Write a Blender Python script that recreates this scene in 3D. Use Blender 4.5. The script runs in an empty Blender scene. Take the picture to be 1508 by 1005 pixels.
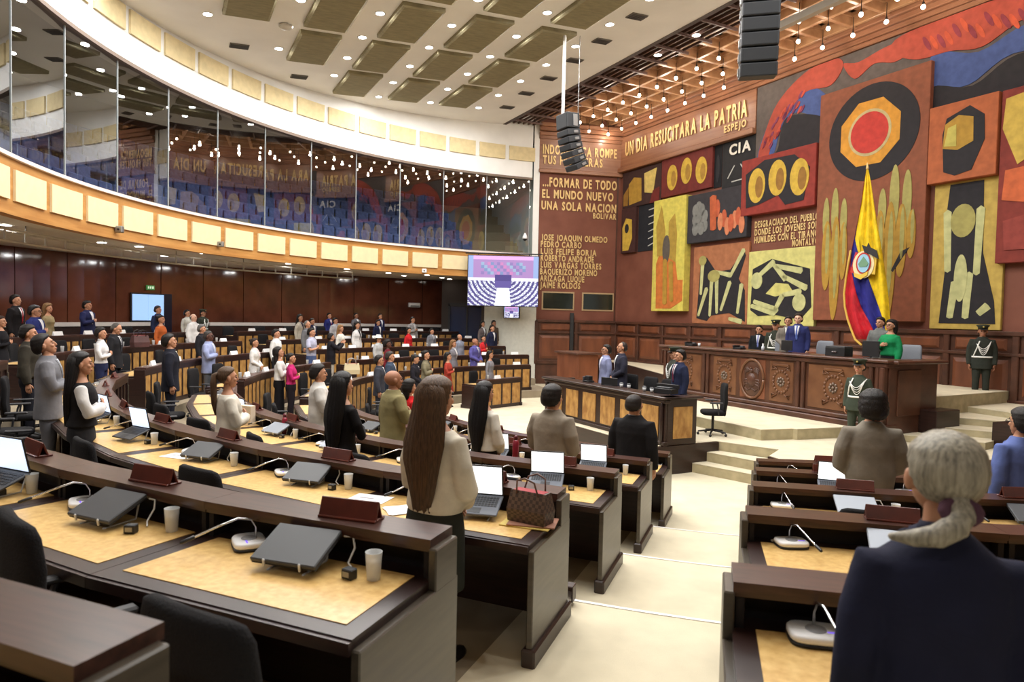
import bpy, bmesh, math, random
from mathutils import Vector, Matrix
S = bpy.context.scene
C = S.collection
random.seed(7)
R = math.radians
# ---------------------------------------------------------------- camera
PITCH, ROLL = math.atan(35/1000.0), 0.022
cd = bpy.data.cameras.new('camera')
cam = bpy.data.objects.new('camera', cd)
C.objects.link(cam)
FW = Vector((0, math.cos(PITCH), -math.sin(PITCH)))
U0 = Vector((0, math.sin(PITCH), math.cos(PITCH)))
RT = Vector((1, 0, 0))*math.cos(ROLL)+U0*math.sin(ROLL)
UP = -Vector((1, 0, 0))*math.sin(ROLL)+U0*math.cos(ROLL)
M4 = Matrix((RT, UP, -FW)).transposed().to_4x4()
cam.matrix_world = M4
cd.sensor_width = 36.0
cd.lens = 36.0*1000/1508
cd.clip_start, cd.clip_end = 0.05, 200
cd.dof.use_dof = True
cd.dof.focus_distance = 9.0
cd.dof.aperture_fstop = 3.2
S.camera = cam
# ---------------------------------------------------------------- world, exposure
wd = bpy.data.worlds.new('world')
S.world = wd
wd.use_nodes = True
wd.node_tree.nodes['Background'].inputs[0].default_value = (0.9, 0.95, 1.0, 1)
wd.node_tree.nodes['Background'].inputs[1].default_value = 0.25
S.view_settings.view_transform = 'Standard'
S.view_settings.look = 'None'
S.view_settings.gamma = 1
S.view_settings.exposure = 0.27
S.view_settings.use_curve_mapping = False
S.cycles.max_bounces = 7
S.cycles.diffuse_bounces = 3
S.cycles.glossy_bounces = 3
S.cycles.transmission_bounces = 5
S.cycles.transparent_max_bounces = 8
S.cycles.use_denoising = True
S.cycles.caustics_reflective = False
S.cycles.caustics_refractive = False
S.cycles.sample_clamp_indirect = 6
LAMP_W = 46.0          # each ceiling downlight
UNDER_W = 30.0         # each downlight under the balcony
# ---------------------------------------------------------------- frame of the room
# c runs from the seats towards the mural, w along the mural (to the left in view)
NV, WV = Vector((.888, .46)), Vector((-.46, .888))
def cw(c, w, z=0.0): return Vector((.888*c-.46*w, .46*c+.888*w, z))
CS = Vector((4.9, 16.69))                       # centre of the seat rows
CB = Vector((4.9, 15.7))                        # centre of the balcony
def rr(k): return 14.59-1.879*(k-1)-(.25 if k == 0 else 0)             # radius of the rail of row k
def fl(k): return -1.88-.249*(k-1)              # floor height of row k
WELL = fl(5)
def pol(ctr, r, deg, z=0.0):
    a = R(deg)
    return Vector((ctr.x-r*math.sin(a), ctr.y-r*math.cos(a), z))
def ceil_z(x, y): return 7.4+.06*(.888*x+.46*y)
# ---------------------------------------------------------------- materials
MATS = {}
def lin(v):
    v = v/255.0
    return v/12.92 if v <= 0.04045 else ((v+.055)/1.055)**2.4
def col(c, a=1): return (lin(c[0]), lin(c[1]), lin(c[2]), a)
def mat(name, c, rough=.6, metal=0, var=0.0, vscale=8, vstretch=(1, 1, 1), c2=None, bump=0, bscale=60, emit=0, coat=0, alpha=1, trans=0, spec=.5, emis=None):
    if name in MATS: return MATS[name]
    m = bpy.data.materials.new(name)
    m.use_nodes = True
    nt = m.node_tree
    b = nt.nodes['Principled BSDF']
    b.inputs['Base Color'].default_value = col(c)
    b.inputs['Roughness'].default_value = rough
    b.inputs['Metallic'].default_value = metal
    b.inputs['Coat Weight'].default_value = coat
    b.inputs['Coat Roughness'].default_value = .15
    b.inputs['Specular IOR Level'].default_value = spec
    b.inputs['Transmission Weight'].default_value = trans
    b.inputs['Alpha'].default_value = alpha
    if var or c2:
        tc = nt.nodes.new('ShaderNodeTexCoord'); mp = nt.nodes.new('ShaderNodeMapping')
        mp.inputs['Scale'].default_value = vstretch
        no = nt.nodes.new('ShaderNodeTexNoise'); no.inputs['Scale'].default_value = vscale
        no.inputs['Detail'].default_value = 5
        rp = nt.nodes.new('ShaderNodeValToRGB')
        if c2 is None: c2 = tuple(max(0, x*(1-var)) for x in c)
        rp.color_ramp.elements[0].color = col(c2); rp.color_ramp.elements[1].color = col(c)
        rp.color_ramp.elements[0].position = .33; rp.color_ramp.elements[1].position = .66
        nt.links.new(tc.outputs['Object'], mp.inputs[0]); nt.links.new(mp.outputs[0], no.inputs['Vector'])
        nt.links.new(no.outputs[0], rp.inputs[0]); nt.links.new(rp.outputs[0], b.inputs['Base Color'])
    if bump:
        tc = nt.nodes.new('ShaderNodeTexCoord'); mp = nt.nodes.new('ShaderNodeMapping')
        mp.inputs['Scale'].default_value = vstretch
        n2 = nt.nodes.new('ShaderNodeTexNoise'); n2.inputs['Scale'].default_value = bscale
        n2.inputs['Detail'].default_value = 3
        bp = nt.nodes.new('ShaderNodeBump'); bp.inputs['Strength'].default_value = bump
        bp.inputs['Distance'].default_value = .02
        nt.links.new(tc.outputs['Object'], mp.inputs[0]); nt.links.new(mp.outputs[0], n2.inputs['Vector'])
        nt.links.new(n2.outputs[0], bp.inputs['Height']); nt.links.new(bp.outputs[0], b.inputs['Normal'])
    if emit:
        b.inputs['Emission Color'].default_value = col(emis or c)
        b.inputs['Emission Strength'].default_value = emit
        m.cycles.emission_sampling = 'NONE'
    MATS[name] = m
    return m
def cloth(c, rough=.85, bump=.25):
    c = tuple(int(x) for x in c)
    return mat('cloth_%d_%d_%d' % c, c, rough=rough, var=.16, vscale=5, bump=bump*1.8, bscale=9, spec=.2)
def plain(name, c, **k): return mat(name, c, **k)
M_carpet = mat('cream_carpet', (216, 206, 180), .95, var=.06, vscale=3, bump=.3, bscale=300, spec=.1)
M_step = mat('carpet_riser', (190, 178, 145), .95, var=.12, vscale=5, bump=.3, bscale=250, spec=.1)
M_dark = mat('dark_stained_wood', (50, 31, 27), .33, var=.3, vscale=3, vstretch=(1, 1, 12), spec=.5)
M_rail = mat('rail_wood', (74, 46, 38), .3, var=.3, vscale=5, vstretch=(1, 9, 9), spec=.5)
M_black = mat('black_void', (26, 20, 20), .6, spec=.3)
M_burl = mat('burl_veneer', (224, 188, 122), .28, c2=(202, 160, 96), vscale=24, bump=.02, spec=.5)
M_burlp = mat('burl_panel_veneer', (196, 152, 88), .4, c2=(150, 106, 56), vscale=9, vstretch=(1, 1, .5), spec=.4)
M_end = mat('end_panel_wood', (76, 68, 57), .32, var=.2, vscale=3, vstretch=(1, 1, 10), spec=.6)
M_mahog = mat('mahogany', (128, 76, 50), .4, c2=(94, 52, 34), vscale=2.5, vstretch=(1, 1, .35), spec=.5)
M_mahogd = mat('mahogany_moulding', (88, 54, 40), .38, var=.25, vscale=3, spec=.5)
M_wall = mat('oxblood_mural_wall', (126, 78, 62), .6, c2=(112, 66, 52), vscale=1.2, spec=.3)
M_cornice = mat('cornice_wood', (152, 106, 78), .35, c2=(128, 84, 60), vscale=2, vstretch=(.3, .3, 4), spec=.5)
M_white = mat('white_plaster', (238, 237, 234), .8, var=.03, vscale=1.5, spec=.2)
M_ceiling = mat('ceiling_plaster', (242, 240, 238), .85, var=.03, vscale=.8, spec=.2)
M_acou = mat('acoustic_ceiling_panel', (150, 141, 112), .8, var=.12, vscale=4, vstretch=(1, 5, 1), spec=.2)
M_friezep = mat('beige_wall_panel', (222, 204, 160), .8, var=.06, vscale=5, spec=.2)
M_fascia = mat('honey_wood_fascia', (196, 146, 84), .4, c2=(170, 118, 62), vscale=3, vstretch=(.3, .3, 3), spec=.4)
M_fasciap = mat('cream_fascia_panel', (232, 214, 172), .6, var=.03, vscale=6, spec=.3)
M_backwall = mat('polished_brown_wall', (112, 64, 46), .10, c2=(80, 42, 30), vscale=.9, spec=.6)
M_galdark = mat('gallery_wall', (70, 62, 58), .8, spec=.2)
M_metal = mat('grey_metal', (150, 150, 150), .4, metal=.8)
M_chrome = mat('chrome', (205, 205, 208), .2, metal=1)
M_blackp = mat('black_plastic', (26, 26, 28), .45)
M_chair = mat('black_chair_fabric', (26, 25, 27), .85, bump=.3, bscale=120, spec=.2)
M_speaker = mat('dark_speaker_cabinet', (44, 46, 50), .5)
M_gold = mat('brass_letter', (222, 190, 128), .45, metal=.25)
M_plac = mat('name_placard_wood', (100, 44, 32), .3, var=.2, vscale=10)
M_paper = mat('white_paper', (236, 236, 236), .8)
M_micb = mat('white_microphone_plastic', (244, 244, 244), .5)
M_lapt = mat('dark_laptop_shell', (62, 64, 68), .5)
M_laptl = mat('silver_laptop_shell', (140, 146, 156), .4, metal=.2)
M_scr = mat('lit_laptop_screen', (208, 224, 250), .3, emit=1.0)
M_scrw = mat('bright_laptop_screen', (240, 246, 250), .3, emit=1.0)
M_cup = mat('frosted_cup', (226, 228, 228), .35, alpha=.55, spec=.5)
M_lampon = mat('lit_downlight', (255, 250, 240), .5, emit=14)
M_bulb = mat('lit_bulb', (255, 238, 210), .5, emit=16)
M_blue = mat('blue_seat_fabric', (92, 110, 160), .8, var=.15, vscale=12, spec=.3)
# ---------------------------------------------------------------- mesh helpers
class MB:
    def __init__(s): s.v = []; s.f = []; s.m = []; s.cur = 0
    def add(s, vs, fs, T=None):
        o = len(s.v)
        s.v += [tuple(T @ Vector(p)) if T else tuple(p) for p in vs]
        for f in fs: s.f.append(tuple(i+o for i in f)); s.m.append(s.cur)
        return s
    def box(s, x0, x1, y0, y1, z0, z1, T=None):
        vs = [(x, y, z) for z in (z0, z1) for y in (y0, y1) for x in (x0, x1)]
        return s.add(vs, [(0, 2, 3, 1), (4, 5, 7, 6), (0, 1, 5, 4), (2, 6, 7, 3), (0, 4, 6, 2), (1, 3, 7, 5)], T)
    def bbox(s, x0, x1, y0, y1, z0, z1, b=.01, T=None):
        # box with chamfered edges along all sides (cheap bevel)
        xs, ys, zs = (x0, x1), (y0, y1), (z0, z1)
        vs = []; idx = {}
        for i in (0, 1):
            for j in (0, 1):
                for k in (0, 1):
                    sx, sy, sz = (1 if i == 0 else -1), (1 if j == 0 else -1), (1 if k == 0 else -1)
                    for a in range(3):
                        p = [xs[i]+sx*b, ys[j]+sy*b, zs[k]+sz*b]
                        p[a] = (xs[i], ys[j], zs[k])[a]
                        idx[(i, j, k, a)] = len(vs); vs.append(tuple(p))
        fs = []
        g = lambda i, j, k, a: idx[(i, j, k, a)]
        for i in (0, 1): fs.append((g(i, 0, 0, 0), g(i, 1, 0, 0), g(i, 1, 1, 0), g(i, 0, 1, 0)))
        for j in (0, 1): fs.append((g(0, j, 0, 1), g(1, j, 0, 1), g(1, j, 1, 1), g(0, j, 1, 1)))
        for k in (0, 1): fs.append((g(0, 0, k, 2), g(1, 0, k, 2), g(1, 1, k, 2), g(0, 1, k, 2)))
        for i in (0, 1):
            for j in (0, 1): fs.append((g(i, j, 0, 0), g(i, j, 1, 0), g(i, j, 1, 1), g(i, j, 0, 1)))
            for k in (0, 1): fs.append((g(i, 0, k, 0), g(i, 1, k, 0), g(i, 1, k, 2), g(i, 0, k, 2)))
        for j in (0, 1):
            for k in (0, 1): fs.append((g(0, j, k, 1), g(1, j, k, 1), g(1, j, k, 2), g(0, j, k, 2)))
        for i in (0, 1):
            for j in (0, 1):
                for k in (0, 1): fs.append((g(i, j, k, 0), g(i, j, k, 1), g(i, j, k, 2)))
        return s.add(vs, fs, T)
    def prism(s, pts, z0, z1, T=None):
        n = len(pts)
        vs = [(p[0], p[1], z0) for p in pts]+[(p[0], p[1], z1) for p in pts]
        fs = [tuple(reversed(range(n))), tuple(range(n, 2*n))]+[(i, (i+1) % n, n+(i+1) % n, n+i) for i in range(n)]
        return s.add(vs, fs, T)
    def lathe(s, prof, n=16, T=None, cap=True):
        vs = []; fs = []
        for r, z in prof:
            for i in range(n):
                a = 2*math.pi*i/n
                vs.append((r*math.cos(a), r*math.sin(a), z))
        for j in range(len(prof)-1):
            for i in range(n):
                fs.append((j*n+i, j*n+(i+1) % n, (j+1)*n+(i+1) % n, (j+1)*n+i))
        if cap:
            fs.append(tuple(reversed(range(n)))); fs.append(tuple(range((len(prof)-1)*n, len(prof)*n)))
        return s.add(vs, fs, T)
    def loft(s, rings, T=None, cap=True):
        n = len(rings[0]); vs = [p for r in rings for p in r]; fs = []
        for j in range(len(rings)-1):
            for i in range(n):
                fs.append((j*n+i, j*n+(i+1) % n, (j+1)*n+(i+1) % n, (j+1)*n+i))
        if cap:
            fs.append(tuple(reversed(range(n)))); fs.append(tuple(range((len(rings)-1)*n, len(rings)*n)))
        return s.add(vs, fs, T)
    def eloft(s, rings, n=20, p=2.0, T=None):
        # rings of (cx, cy, z, rx, ry)
        out = []
        for cx, cy, z, rx, ry in rings:
            r = []
            for i in range(n):
                a = 2*math.pi*i/n; ca, sa = math.cos(a), math.sin(a)
                q = 2.0/p
                r.append((cx+rx*math.copysign(abs(ca)**q, ca), cy+ry*math.copysign(abs(sa)**q, sa), z))
            out.append(r)
        return s.loft(out, T)
    def tube(s, pts, rad, n=8, T=None, round_ends=True):
        pts = [Vector(p) for p in pts]
        if not hasattr(rad, '__len__'): rad = [rad]*len(pts)
        rad = list(rad)
        if round_ends:
            d0 = (pts[0]-pts[1]).normalized(); d1 = (pts[-1]-pts[-2]).normalized()
            pts = [pts[0]+d0*rad[0]*.8, pts[0]+d0*rad[0]*.5]+pts+[pts[-1]+d1*rad[-1]*.5, pts[-1]+d1*rad[-1]*.8]
            rad = [rad[0]*.35, rad[0]*.8]+rad+[rad[-1]*.8, rad[-1]*.35]
        up = None; rings = []
        for i, p in enumerate(pts):
            a = pts[max(i-1, 0)]; b = pts[min(i+1, len(pts)-1)]
            t = (b-a).normalized()
            if up is None: up = Vector((0, 0, 1)) if abs(t.z) < .9 else Vector((0, 1, 0))
            x = t.cross(up).normalized(); up = x.cross(t).normalized()
            rings.append([tuple(p+(x*math.cos(2*math.pi*k/n)+up*math.sin(2*math.pi*k/n))*rad[i]) for k in range(n)])
        return s.loft(rings, T)
    def ell(s, c, r, n=14, m=9, T=None):
        vs = []; fs = []
        for j in range(1, m):
            th = math.pi*j/m
            for i in range(n):
                a = 2*math.pi*i/n
                vs.append((c[0]+r[0]*math.sin(th)*math.cos(a), c[1]+r[1]*math.sin(th)*math.sin(a), c[2]+r[2]*math.cos(th)))
        top = len(vs); vs.append((c[0], c[1], c[2]+r[2])); bot = len(vs); vs.append((c[0], c[1], c[2]-r[2]))
        for j in range(m-2):
            for i in range(n): fs.append((j*n+i, (j+1)*n+i, (j+1)*n+(i+1) % n, j*n+(i+1) % n))
        for i in range(n):
            fs.append((top, i, (i+1) % n)); fs.append((bot, (m-2)*n+(i+1) % n, (m-2)*n+i))
        return s.add(vs, fs, T)
    def mesh(s, name, mats=None, smooth=False):
        me = bpy.data.meshes.new(name)
        me.from_pydata(s.v, [], s.f)
        if mats:
            for m in (mats if isinstance(mats, (list, tuple)) else [mats]): me.materials.append(m)
            if isinstance(mats, (list, tuple)) and len(mats) > 1:
                me.polygons.foreach_set('material_index', s.m)
        if smooth: me.polygons.foreach_set('use_smooth', [True]*len(me.polygons))
        bm = bmesh.new(); bm.from_mesh(me); bmesh.ops.recalc_face_normals(bm, faces=bm.faces); bm.to_mesh(me); bm.free()
        me.update()
        return me
def ob(name, data, parent=None, loc=None, rot=None, T=None, m=None):
    o = bpy.data.objects.new(name, data)
    C.objects.link(o)
    if parent: o.parent = parent
    if T is not None: o.matrix_local = T
    if loc is not None: o.location = loc
    if rot is not None: o.rotation_euler = rot
    if m is not None:
        if not data.materials: data.materials.append(m)
        if data.materials[0] != m:
            o.material_slots[0].link = 'OBJECT'; o.material_slots[0].material = m
    return o
def tag(o, label, cat, group=None, kind=None):
    o['label'] = label; o['category'] = cat
    if group: o['group'] = group
    if kind: o['kind'] = kind
    return o
def thing(name, label, cat, loc=(0, 0, 0), rz=0, group=None, T=None):
    o = bpy.data.objects.new(name, None); C.objects.link(o)
    o.empty_display_size = .1
    if T is not None: o.matrix_world = T
    else: o.location = loc; o.rotation_euler = (0, 0, rz)
    return tag(o, label, cat, group)
def struct(name, mb, m, parent=None, smooth=False, label=None):
    o = ob(name, mb.mesh(name, m, smooth), parent)
    if parent is None: o['kind'] = 'structure'
    if label: o['label'] = label
    return o
def part(name, mb, m, parent, smooth=False, T=None, label=None):
    o = ob(name, mb.mesh(name, m, smooth), parent, T=T)
    if label: o['label'] = label
    return o
def nth(i):
    return ('first', 'second', 'third', 'fourth', 'fifth', 'sixth', 'seventh', 'eighth', 'ninth', 'tenth')[i-1] if i <= 10 else '%d%s' % (i, {1: 'st', 2: 'nd', 3: 'rd'}.get(i % 10 if i % 100 not in (11, 12, 13) else 0, 'th'))
def ray(px, py):
    return FW+RT*((px-754)/1000.0)-UP*((py-502.5)/1000.0)
def at_z(px, py, z):
    d = ray(px, py); return d*(z/d.z)
def at_y(px, py, y):
    d = ray(px, py); return d*(y/d.y)
def remesh(mb, voxel, iters=3, fac=.5):
    me = mb.mesh('tmp')
    o = bpy.data.objects.new('tmp', me); C.objects.link(o)
    r = o.modifiers.new('r', 'REMESH'); r.mode = 'VOXEL'; r.voxel_size = voxel; r.use_smooth_shade = True
    if iters:
        sm = o.modifiers.new('s', 'SMOOTH'); sm.iterations = iters; sm.factor = fac
    dg = bpy.context.evaluated_depsgraph_get(); dg.update()
    out = bpy.data.meshes.new_from_object(o.evaluated_get(dg))
    bpy.data.objects.remove(o); bpy.data.meshes.remove(me)
    out.polygons.foreach_set('use_smooth', [True]*len(out.polygons))
    return out
# ================================================================= people
PC = {}
SX = {'m': .185, 'f': .158}
def arms(sex, pose):
    sx = SX[sex]-.004; z = 1.392 if sex == 'm' else 1.36
    dn = [(sx, -.005, z), (sx+.035, -.02, z-.14), (sx+.05, -.025, z-.28), (sx+.055, 0, z-.41), (sx+.05, .03, z-.53)]
    he = [(sx, -.005, z), (sx+.05, .02, z-.13), (sx+.06, .07, z-.25), (sx-.04, .155, z-.225), (.045, .20, z-.19)]
    fr = [(sx, -.005, z), (sx+.045, -.01, z-.14), (sx+.06, .02, z-.28), (sx-.04, .13, z-.35), (.07, .2, z-.42)]
    ho = [(sx, 0, z), (sx+.04, .1, z-.08), (sx+.06, .19, z-.14), (sx+.0, .28, z-.06), (sx-.06, .36, z+.03)]
    mir = lambda a: [(-p[0], p[1], p[2]) for p in a]
    hd = {'down': (0, .08, -1), 'heart': (-1, .02, .3), 'front': (-.8, .25, -.5), 'hold': (-.1, .5, .8)}
    if pose == 'down': return [(dn, hd['down'], 1), (mir(dn), hd['down'], -1)]
    if pose == 'heart': return [(he, hd['heart'], 1), (mir(dn), hd['down'], -1)]
    if pose == 'front': return [(fr, hd['front'], 1), (mir(fr), (.8, .25, -.5), -1)]
    if pose == 'hold': return [(ho, hd['hold'], 1), (mir(ho), (.1, .5, .8), -1)]
def hand(mb, wrist, dv, side):
    w = Vector(wrist); d = Vector(dv).normalized()
    # local frame: d along the hand, n out of the back of the hand, t across
    n = Vector((side, 0, 0)) if abs(d.z) > .8 else Vector((0, 1, 0))
    if abs(d.z) <= .8 and d.z > .6: n = Vector((0, -1, 0))
    t = d.cross(n).normalized(); n = t.cross(d).normalized()
    P = lambda a, b, c: w+d*a+t*b+n*c
    rings = []
    for a, hw, th in ((-.01, .024, .017), (.02, .032, .016), (.055, .040, .014), (.085, .040, .011)):
        rings.append([tuple(P(a, hw*math.cos(2*math.pi*k/10), th*math.sin(2*math.pi*k/10))) for k in range(10)])
    mb.loft(rings)
    for j, (off, ln) in enumerate(((-.029, .062), (-.010, .074), (.010, .070), (.029, .056))):
        mb.tube([P(.075, off, 0), P(.075+ln*.45, off*1.05, -.003), P(.075+ln*.78, off*1.02, -.014), P(.075+ln*.95, off, -.026)], [.0095, .009, .008, .007], 6)
    ts = 1 if (t.z > 0 or (abs(t.z) < .1 and t.y > 0)) else -1
    mb.tube([P(.015, ts*.026, -.004), P(.042, ts*.050, -.012), P(.068, ts*.056, -.020)], [.012, .0105, .008], 6)
TR = {'m': [(0, 0, .93, .168, .118), (0, 0, 1.04, .156, .108), (0, 0, 1.17, .172, .116), (0, .004, 1.29, .188, .122), (0, 0, 1.37, .182, .110), (0, -.004, 1.42, .150, .094), (0, -.006, 1.463, .098, .078), (0, -.002, 1.505, .062, .064)],
      'f': [(0, 0, .93, .168, .118), (0, 0, 1.04, .130, .096), (0, .002, 1.14, .135, .10), (0, .014, 1.245, .156, .124), (0, .006, 1.33, .152, .11), (0, -.002, 1.385, .134, .09), (0, -.006, 1.435, .088, .070), (0, -.002, 1.475, .050, .052)]}
def tr_at(sex, z, off):
    rs = TR[sex]
    for a, b in zip(rs, rs[1:]):
        if a[2] <= z <= b[2]:
            t = (z-a[2])/(b[2]-a[2])
            v = [a[i]+(b[i]-a[i])*t for i in range(5)]
            return v[1], v[3]+off, v[4]+off
    a = rs[0] if z < rs[0][2] else rs[-1]
    return a[1], a[3]+off, a[4]+off
def garment(kind, sex, pose):
    key = (kind, sex, pose)
    if key in PC: return PC[key]
    mb = MB()
    off = {'blazer': .020, 'shirt': .009, 'polo': .008, 'sweater': .024, 'blouse': .014, 'dress': .009, 'vest': .024, 'loose': .022}[kind]
    rs = [list(r) for r in TR[sex]]
    for r in rs: r[3] += off; r[4] += off
    for r in rs[-2:]: r[3] += .004-off*.5; r[4] += .004-off*.5
    if kind == 'blazer':
        f = 1.0 if sex == 'm' else 1.03
        rs[1][3] *= 1.06; rs[1][4] *= 1.05
        rs = [[0, 0, .76, .205*f, .150], [0, 0, .80, .205*f, .15], [0, 0, .88, .200*f, .146]]+rs[0:]
        rs[3][3] = .196*f; rs[3][4] = .14
    elif kind == 'loose':
        rs[1][3] *= 1.15; rs[1][4] *= 1.12
        rs = [[0, 0, .74, .205, .152], [0, 0, .82, .203, .15]]+rs
    elif kind == 'sweater':
        rs[1][3] *= 1.12; rs[1][4] *= 1.12
        rs = [[0, 0, .90, .170, .125]]+rs[1:]; rs[0][2] = .93
        rs.insert(1, [0, 0, .97, rs[1][3]*1.06, rs[1][4]*1.06])
    elif kind == 'dress':
        rs = [[0, 0, .48, .235, .19], [0, 0, .62, .22, .175], [0, 0, .82, .195, .14]]+rs
    elif kind in ('shirt', 'polo', 'blouse', 'vest'):
        rs[0][2] = .97
        if kind in ('blouse', 'vest'): rs[1][3] += .02; rs[1][4] += .016
        if kind == 'vest': rs[0][3] += .012; rs[0][4] += .012; rs[0][2] = .955
    if sex == 'f' and kind in ('blouse', 'sweater', 'dress', 'vest'): rs = rs[:-1]; rs[-1][2] -= .004
    mb.eloft([tuple(r) for r in rs], 28, 2.25)
    base = [.063, .059, .052, .044, .036] if sex == 'm' else [.052, .047, .042, .037, .031]
    add = {'blazer': .013, 'shirt': .007, 'polo': .010, 'sweater': .016, 'blouse': .012, 'dress': .005, 'vest': 0, 'loose': .020}[kind]
    if kind != 'vest':
        for pts, hdv, sd in arms(sex, pose):
            rad = [b+add for b in base]
            if kind == 'blouse': rad[2] += .016; rad[3] += .022; rad[4] += .004
            if kind == 'sweater': rad[2] += .010; rad[3] += .012; rad[4] += .002
            pp = pts
            if kind == 'polo': pp = pts[:3]; rad = [rad[0], rad[1], rad[2]+.004]; pp = pp[:2]+[tuple((Vector(pp[1])+Vector(pp[2]))/2)]
            inner = tuple(Vector(pts[0])*.0+Vector((pts[0][0]*.45, -.004, pts[0][2]-.01)))
            mb.tube([inner]+list(pp), [rad[0]*.85]+rad[:len(pp)], 12, round_ends=False)
    me = remesh(mb, .0125, 3)
    PC[key] = me
    return me
def bottoms(kind, sex):
    key = ('b', kind, sex)
    if key in PC: return PC[key]
    mb = MB()
    if kind == 'trousers':
        mb.eloft([(0, 0, .80, .165, .12), (0, -.004, .88, .178, .132), (0, 0, .96, .172, .124), (0, 0, 1.03, .160 if sex == 'm' else .136, .112 if sex == 'm' else .1)], 24, 2.2)
        for s in (-1, 1):
            mb.tube([(s*.085, 0, .86), (s*.09, .004, .70), (s*.092, .01, .50), (s*.095, -.005, .30), (s*.098, -.008, .07)], [.092, .088, .070, .066, .060], 14, round_ends=False)
    elif kind == 'skirt':
        mb.eloft([(0, 0, .46, .19, .15), (0, 0, .62, .188, .145), (0, -.006, .82, .190, .142), (0, -.006, .92, .178, .13), (0, 0, 1.05, .138, .102)], 28, 2.2)
    elif kind == 'wide':
        mb.eloft([(0, 0, .80, .185, .14), (0, -.004, .9, .182, .135), (0, 0, 1.05, .138, .102)], 24, 2.2)
        for s in (-1, 1):
            mb.tube([(s*.09, 0, .86), (s*.10, .0, .60), (s*.11, .0, .30), (s*.115, 0, .07)], [.10, .11, .12, .13], 14, round_ends=False)
    me = remesh(mb, .014, 2)
    PC[key] = me
    return me
HP = Vector((0, -.005, 1.52))
HS = Matrix.Translation((0, -.005, 1.50)) @ Matrix.Diagonal((1.07, 1.05, 1.03, 1)) @ Matrix.Translation((0, .005, -1.515))       # neck pivot for head tilt
def head_T(tilt, turn=0):
    return Matrix.Translation(HP) @ Matrix.Rotation(R(turn), 4, 'Z') @ Matrix.Rotation(R(tilt), 4, 'X') @ Matrix.Translation(-HP) @ HS
def head_mesh():
    if 'head' in PC: return PC['head']
    mb = MB()
    mb.ell((0, -.012, 1.655), (.076, .096, .096), 24, 16)
    mb.ell((0, .028, 1.60), (.060, .060, .072), 18, 12)
    mb.ell((0, .050, 1.552), (.034, .036, .030), 14, 8)
    mb.ell((0, .076, 1.672), (.046, .012, .012), 12, 6)       # brow
    for s in (-1, 1):
        mb.ell((s*.038, .062, 1.615), (.022, .024, .022), 10, 6)   # cheek
        mb.ell((s*.079, -.008, 1.628), (.012, .020, .033), 10, 8)  # ear
    mb.tube([(0, .086, 1.658), (0, .098, 1.632), (0, .102, 1.612)], [.008, .011, .0135], 8)
    mb.ell((0, .088, 1.578), (.024, .010, .006), 10, 6)
    mb.ell((0, .086, 1.568), (.021, .010, .007), 10, 6)
    PC['head'] = remesh(mb, .0065, 2)
    return PC['head']
def body_mesh(sex, pose, tilt, turn):
    key = ('body', sex, pose, tilt, turn)
    if key in PC: return PC[key]
    mb = MB()
    rs = [list(r) for r in TR[sex]]
    for r in rs[:-2]: r[3] -= .004; r[4] -= .004
    mb.eloft([(0, 0, .82, .15, .11)]+[tuple(r) for r in rs], 20, 2.1)
    nk = .056 if sex == 'm' else .047
    hp = head_T(tilt, turn) @ Vector((0, -.004, 1.58))
    mb.tube([(0, -.006, 1.40), (0, -.006, 1.49), tuple(hp)], [nk*1.25, nk, nk*.95], 14, round_ends=False)
    base = [.060, .048, .042, .036, .027] if sex == 'm' else [.048, .038, .034, .030, .024]
    for pts, hdv, sd in arms(sex, pose):
        mb.tube([(pts[0][0]*.4, 0, pts[0][2]-.02)]+list(pts), [base[0]*.8]+base, 10, round_ends=False)
    for s in (-1, 1):
        mb.tube([(s*.08, 0, .86), (s*.085, .004, .70), (s*.088, .01, .50), (s*.09, -.012, .32), (s*.095, -.01, .08)], [.078, .074, .052, .050, .034], 12, round_ends=False)
    me = remesh(mb, .0125, 3)
    bm = bmesh.new(); bm.from_mesh(me)
    hm = head_mesh().copy(); hm.transform(head_T(tilt, turn)); bm.from_mesh(hm)
    h2 = MB()
    for pts, hdv, sd in arms(sex, pose): hand(h2, pts[-1], hdv, sd)
    tm = h2.mesh('hands', None, True); bm.from_mesh(tm)
    out = bpy.data.meshes.new('body'); bm.to_mesh(out); bm.free()
    out.polygons.foreach_set('use_smooth', [True]*len(out.polygons))
    PC[key] = out
    return out
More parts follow.
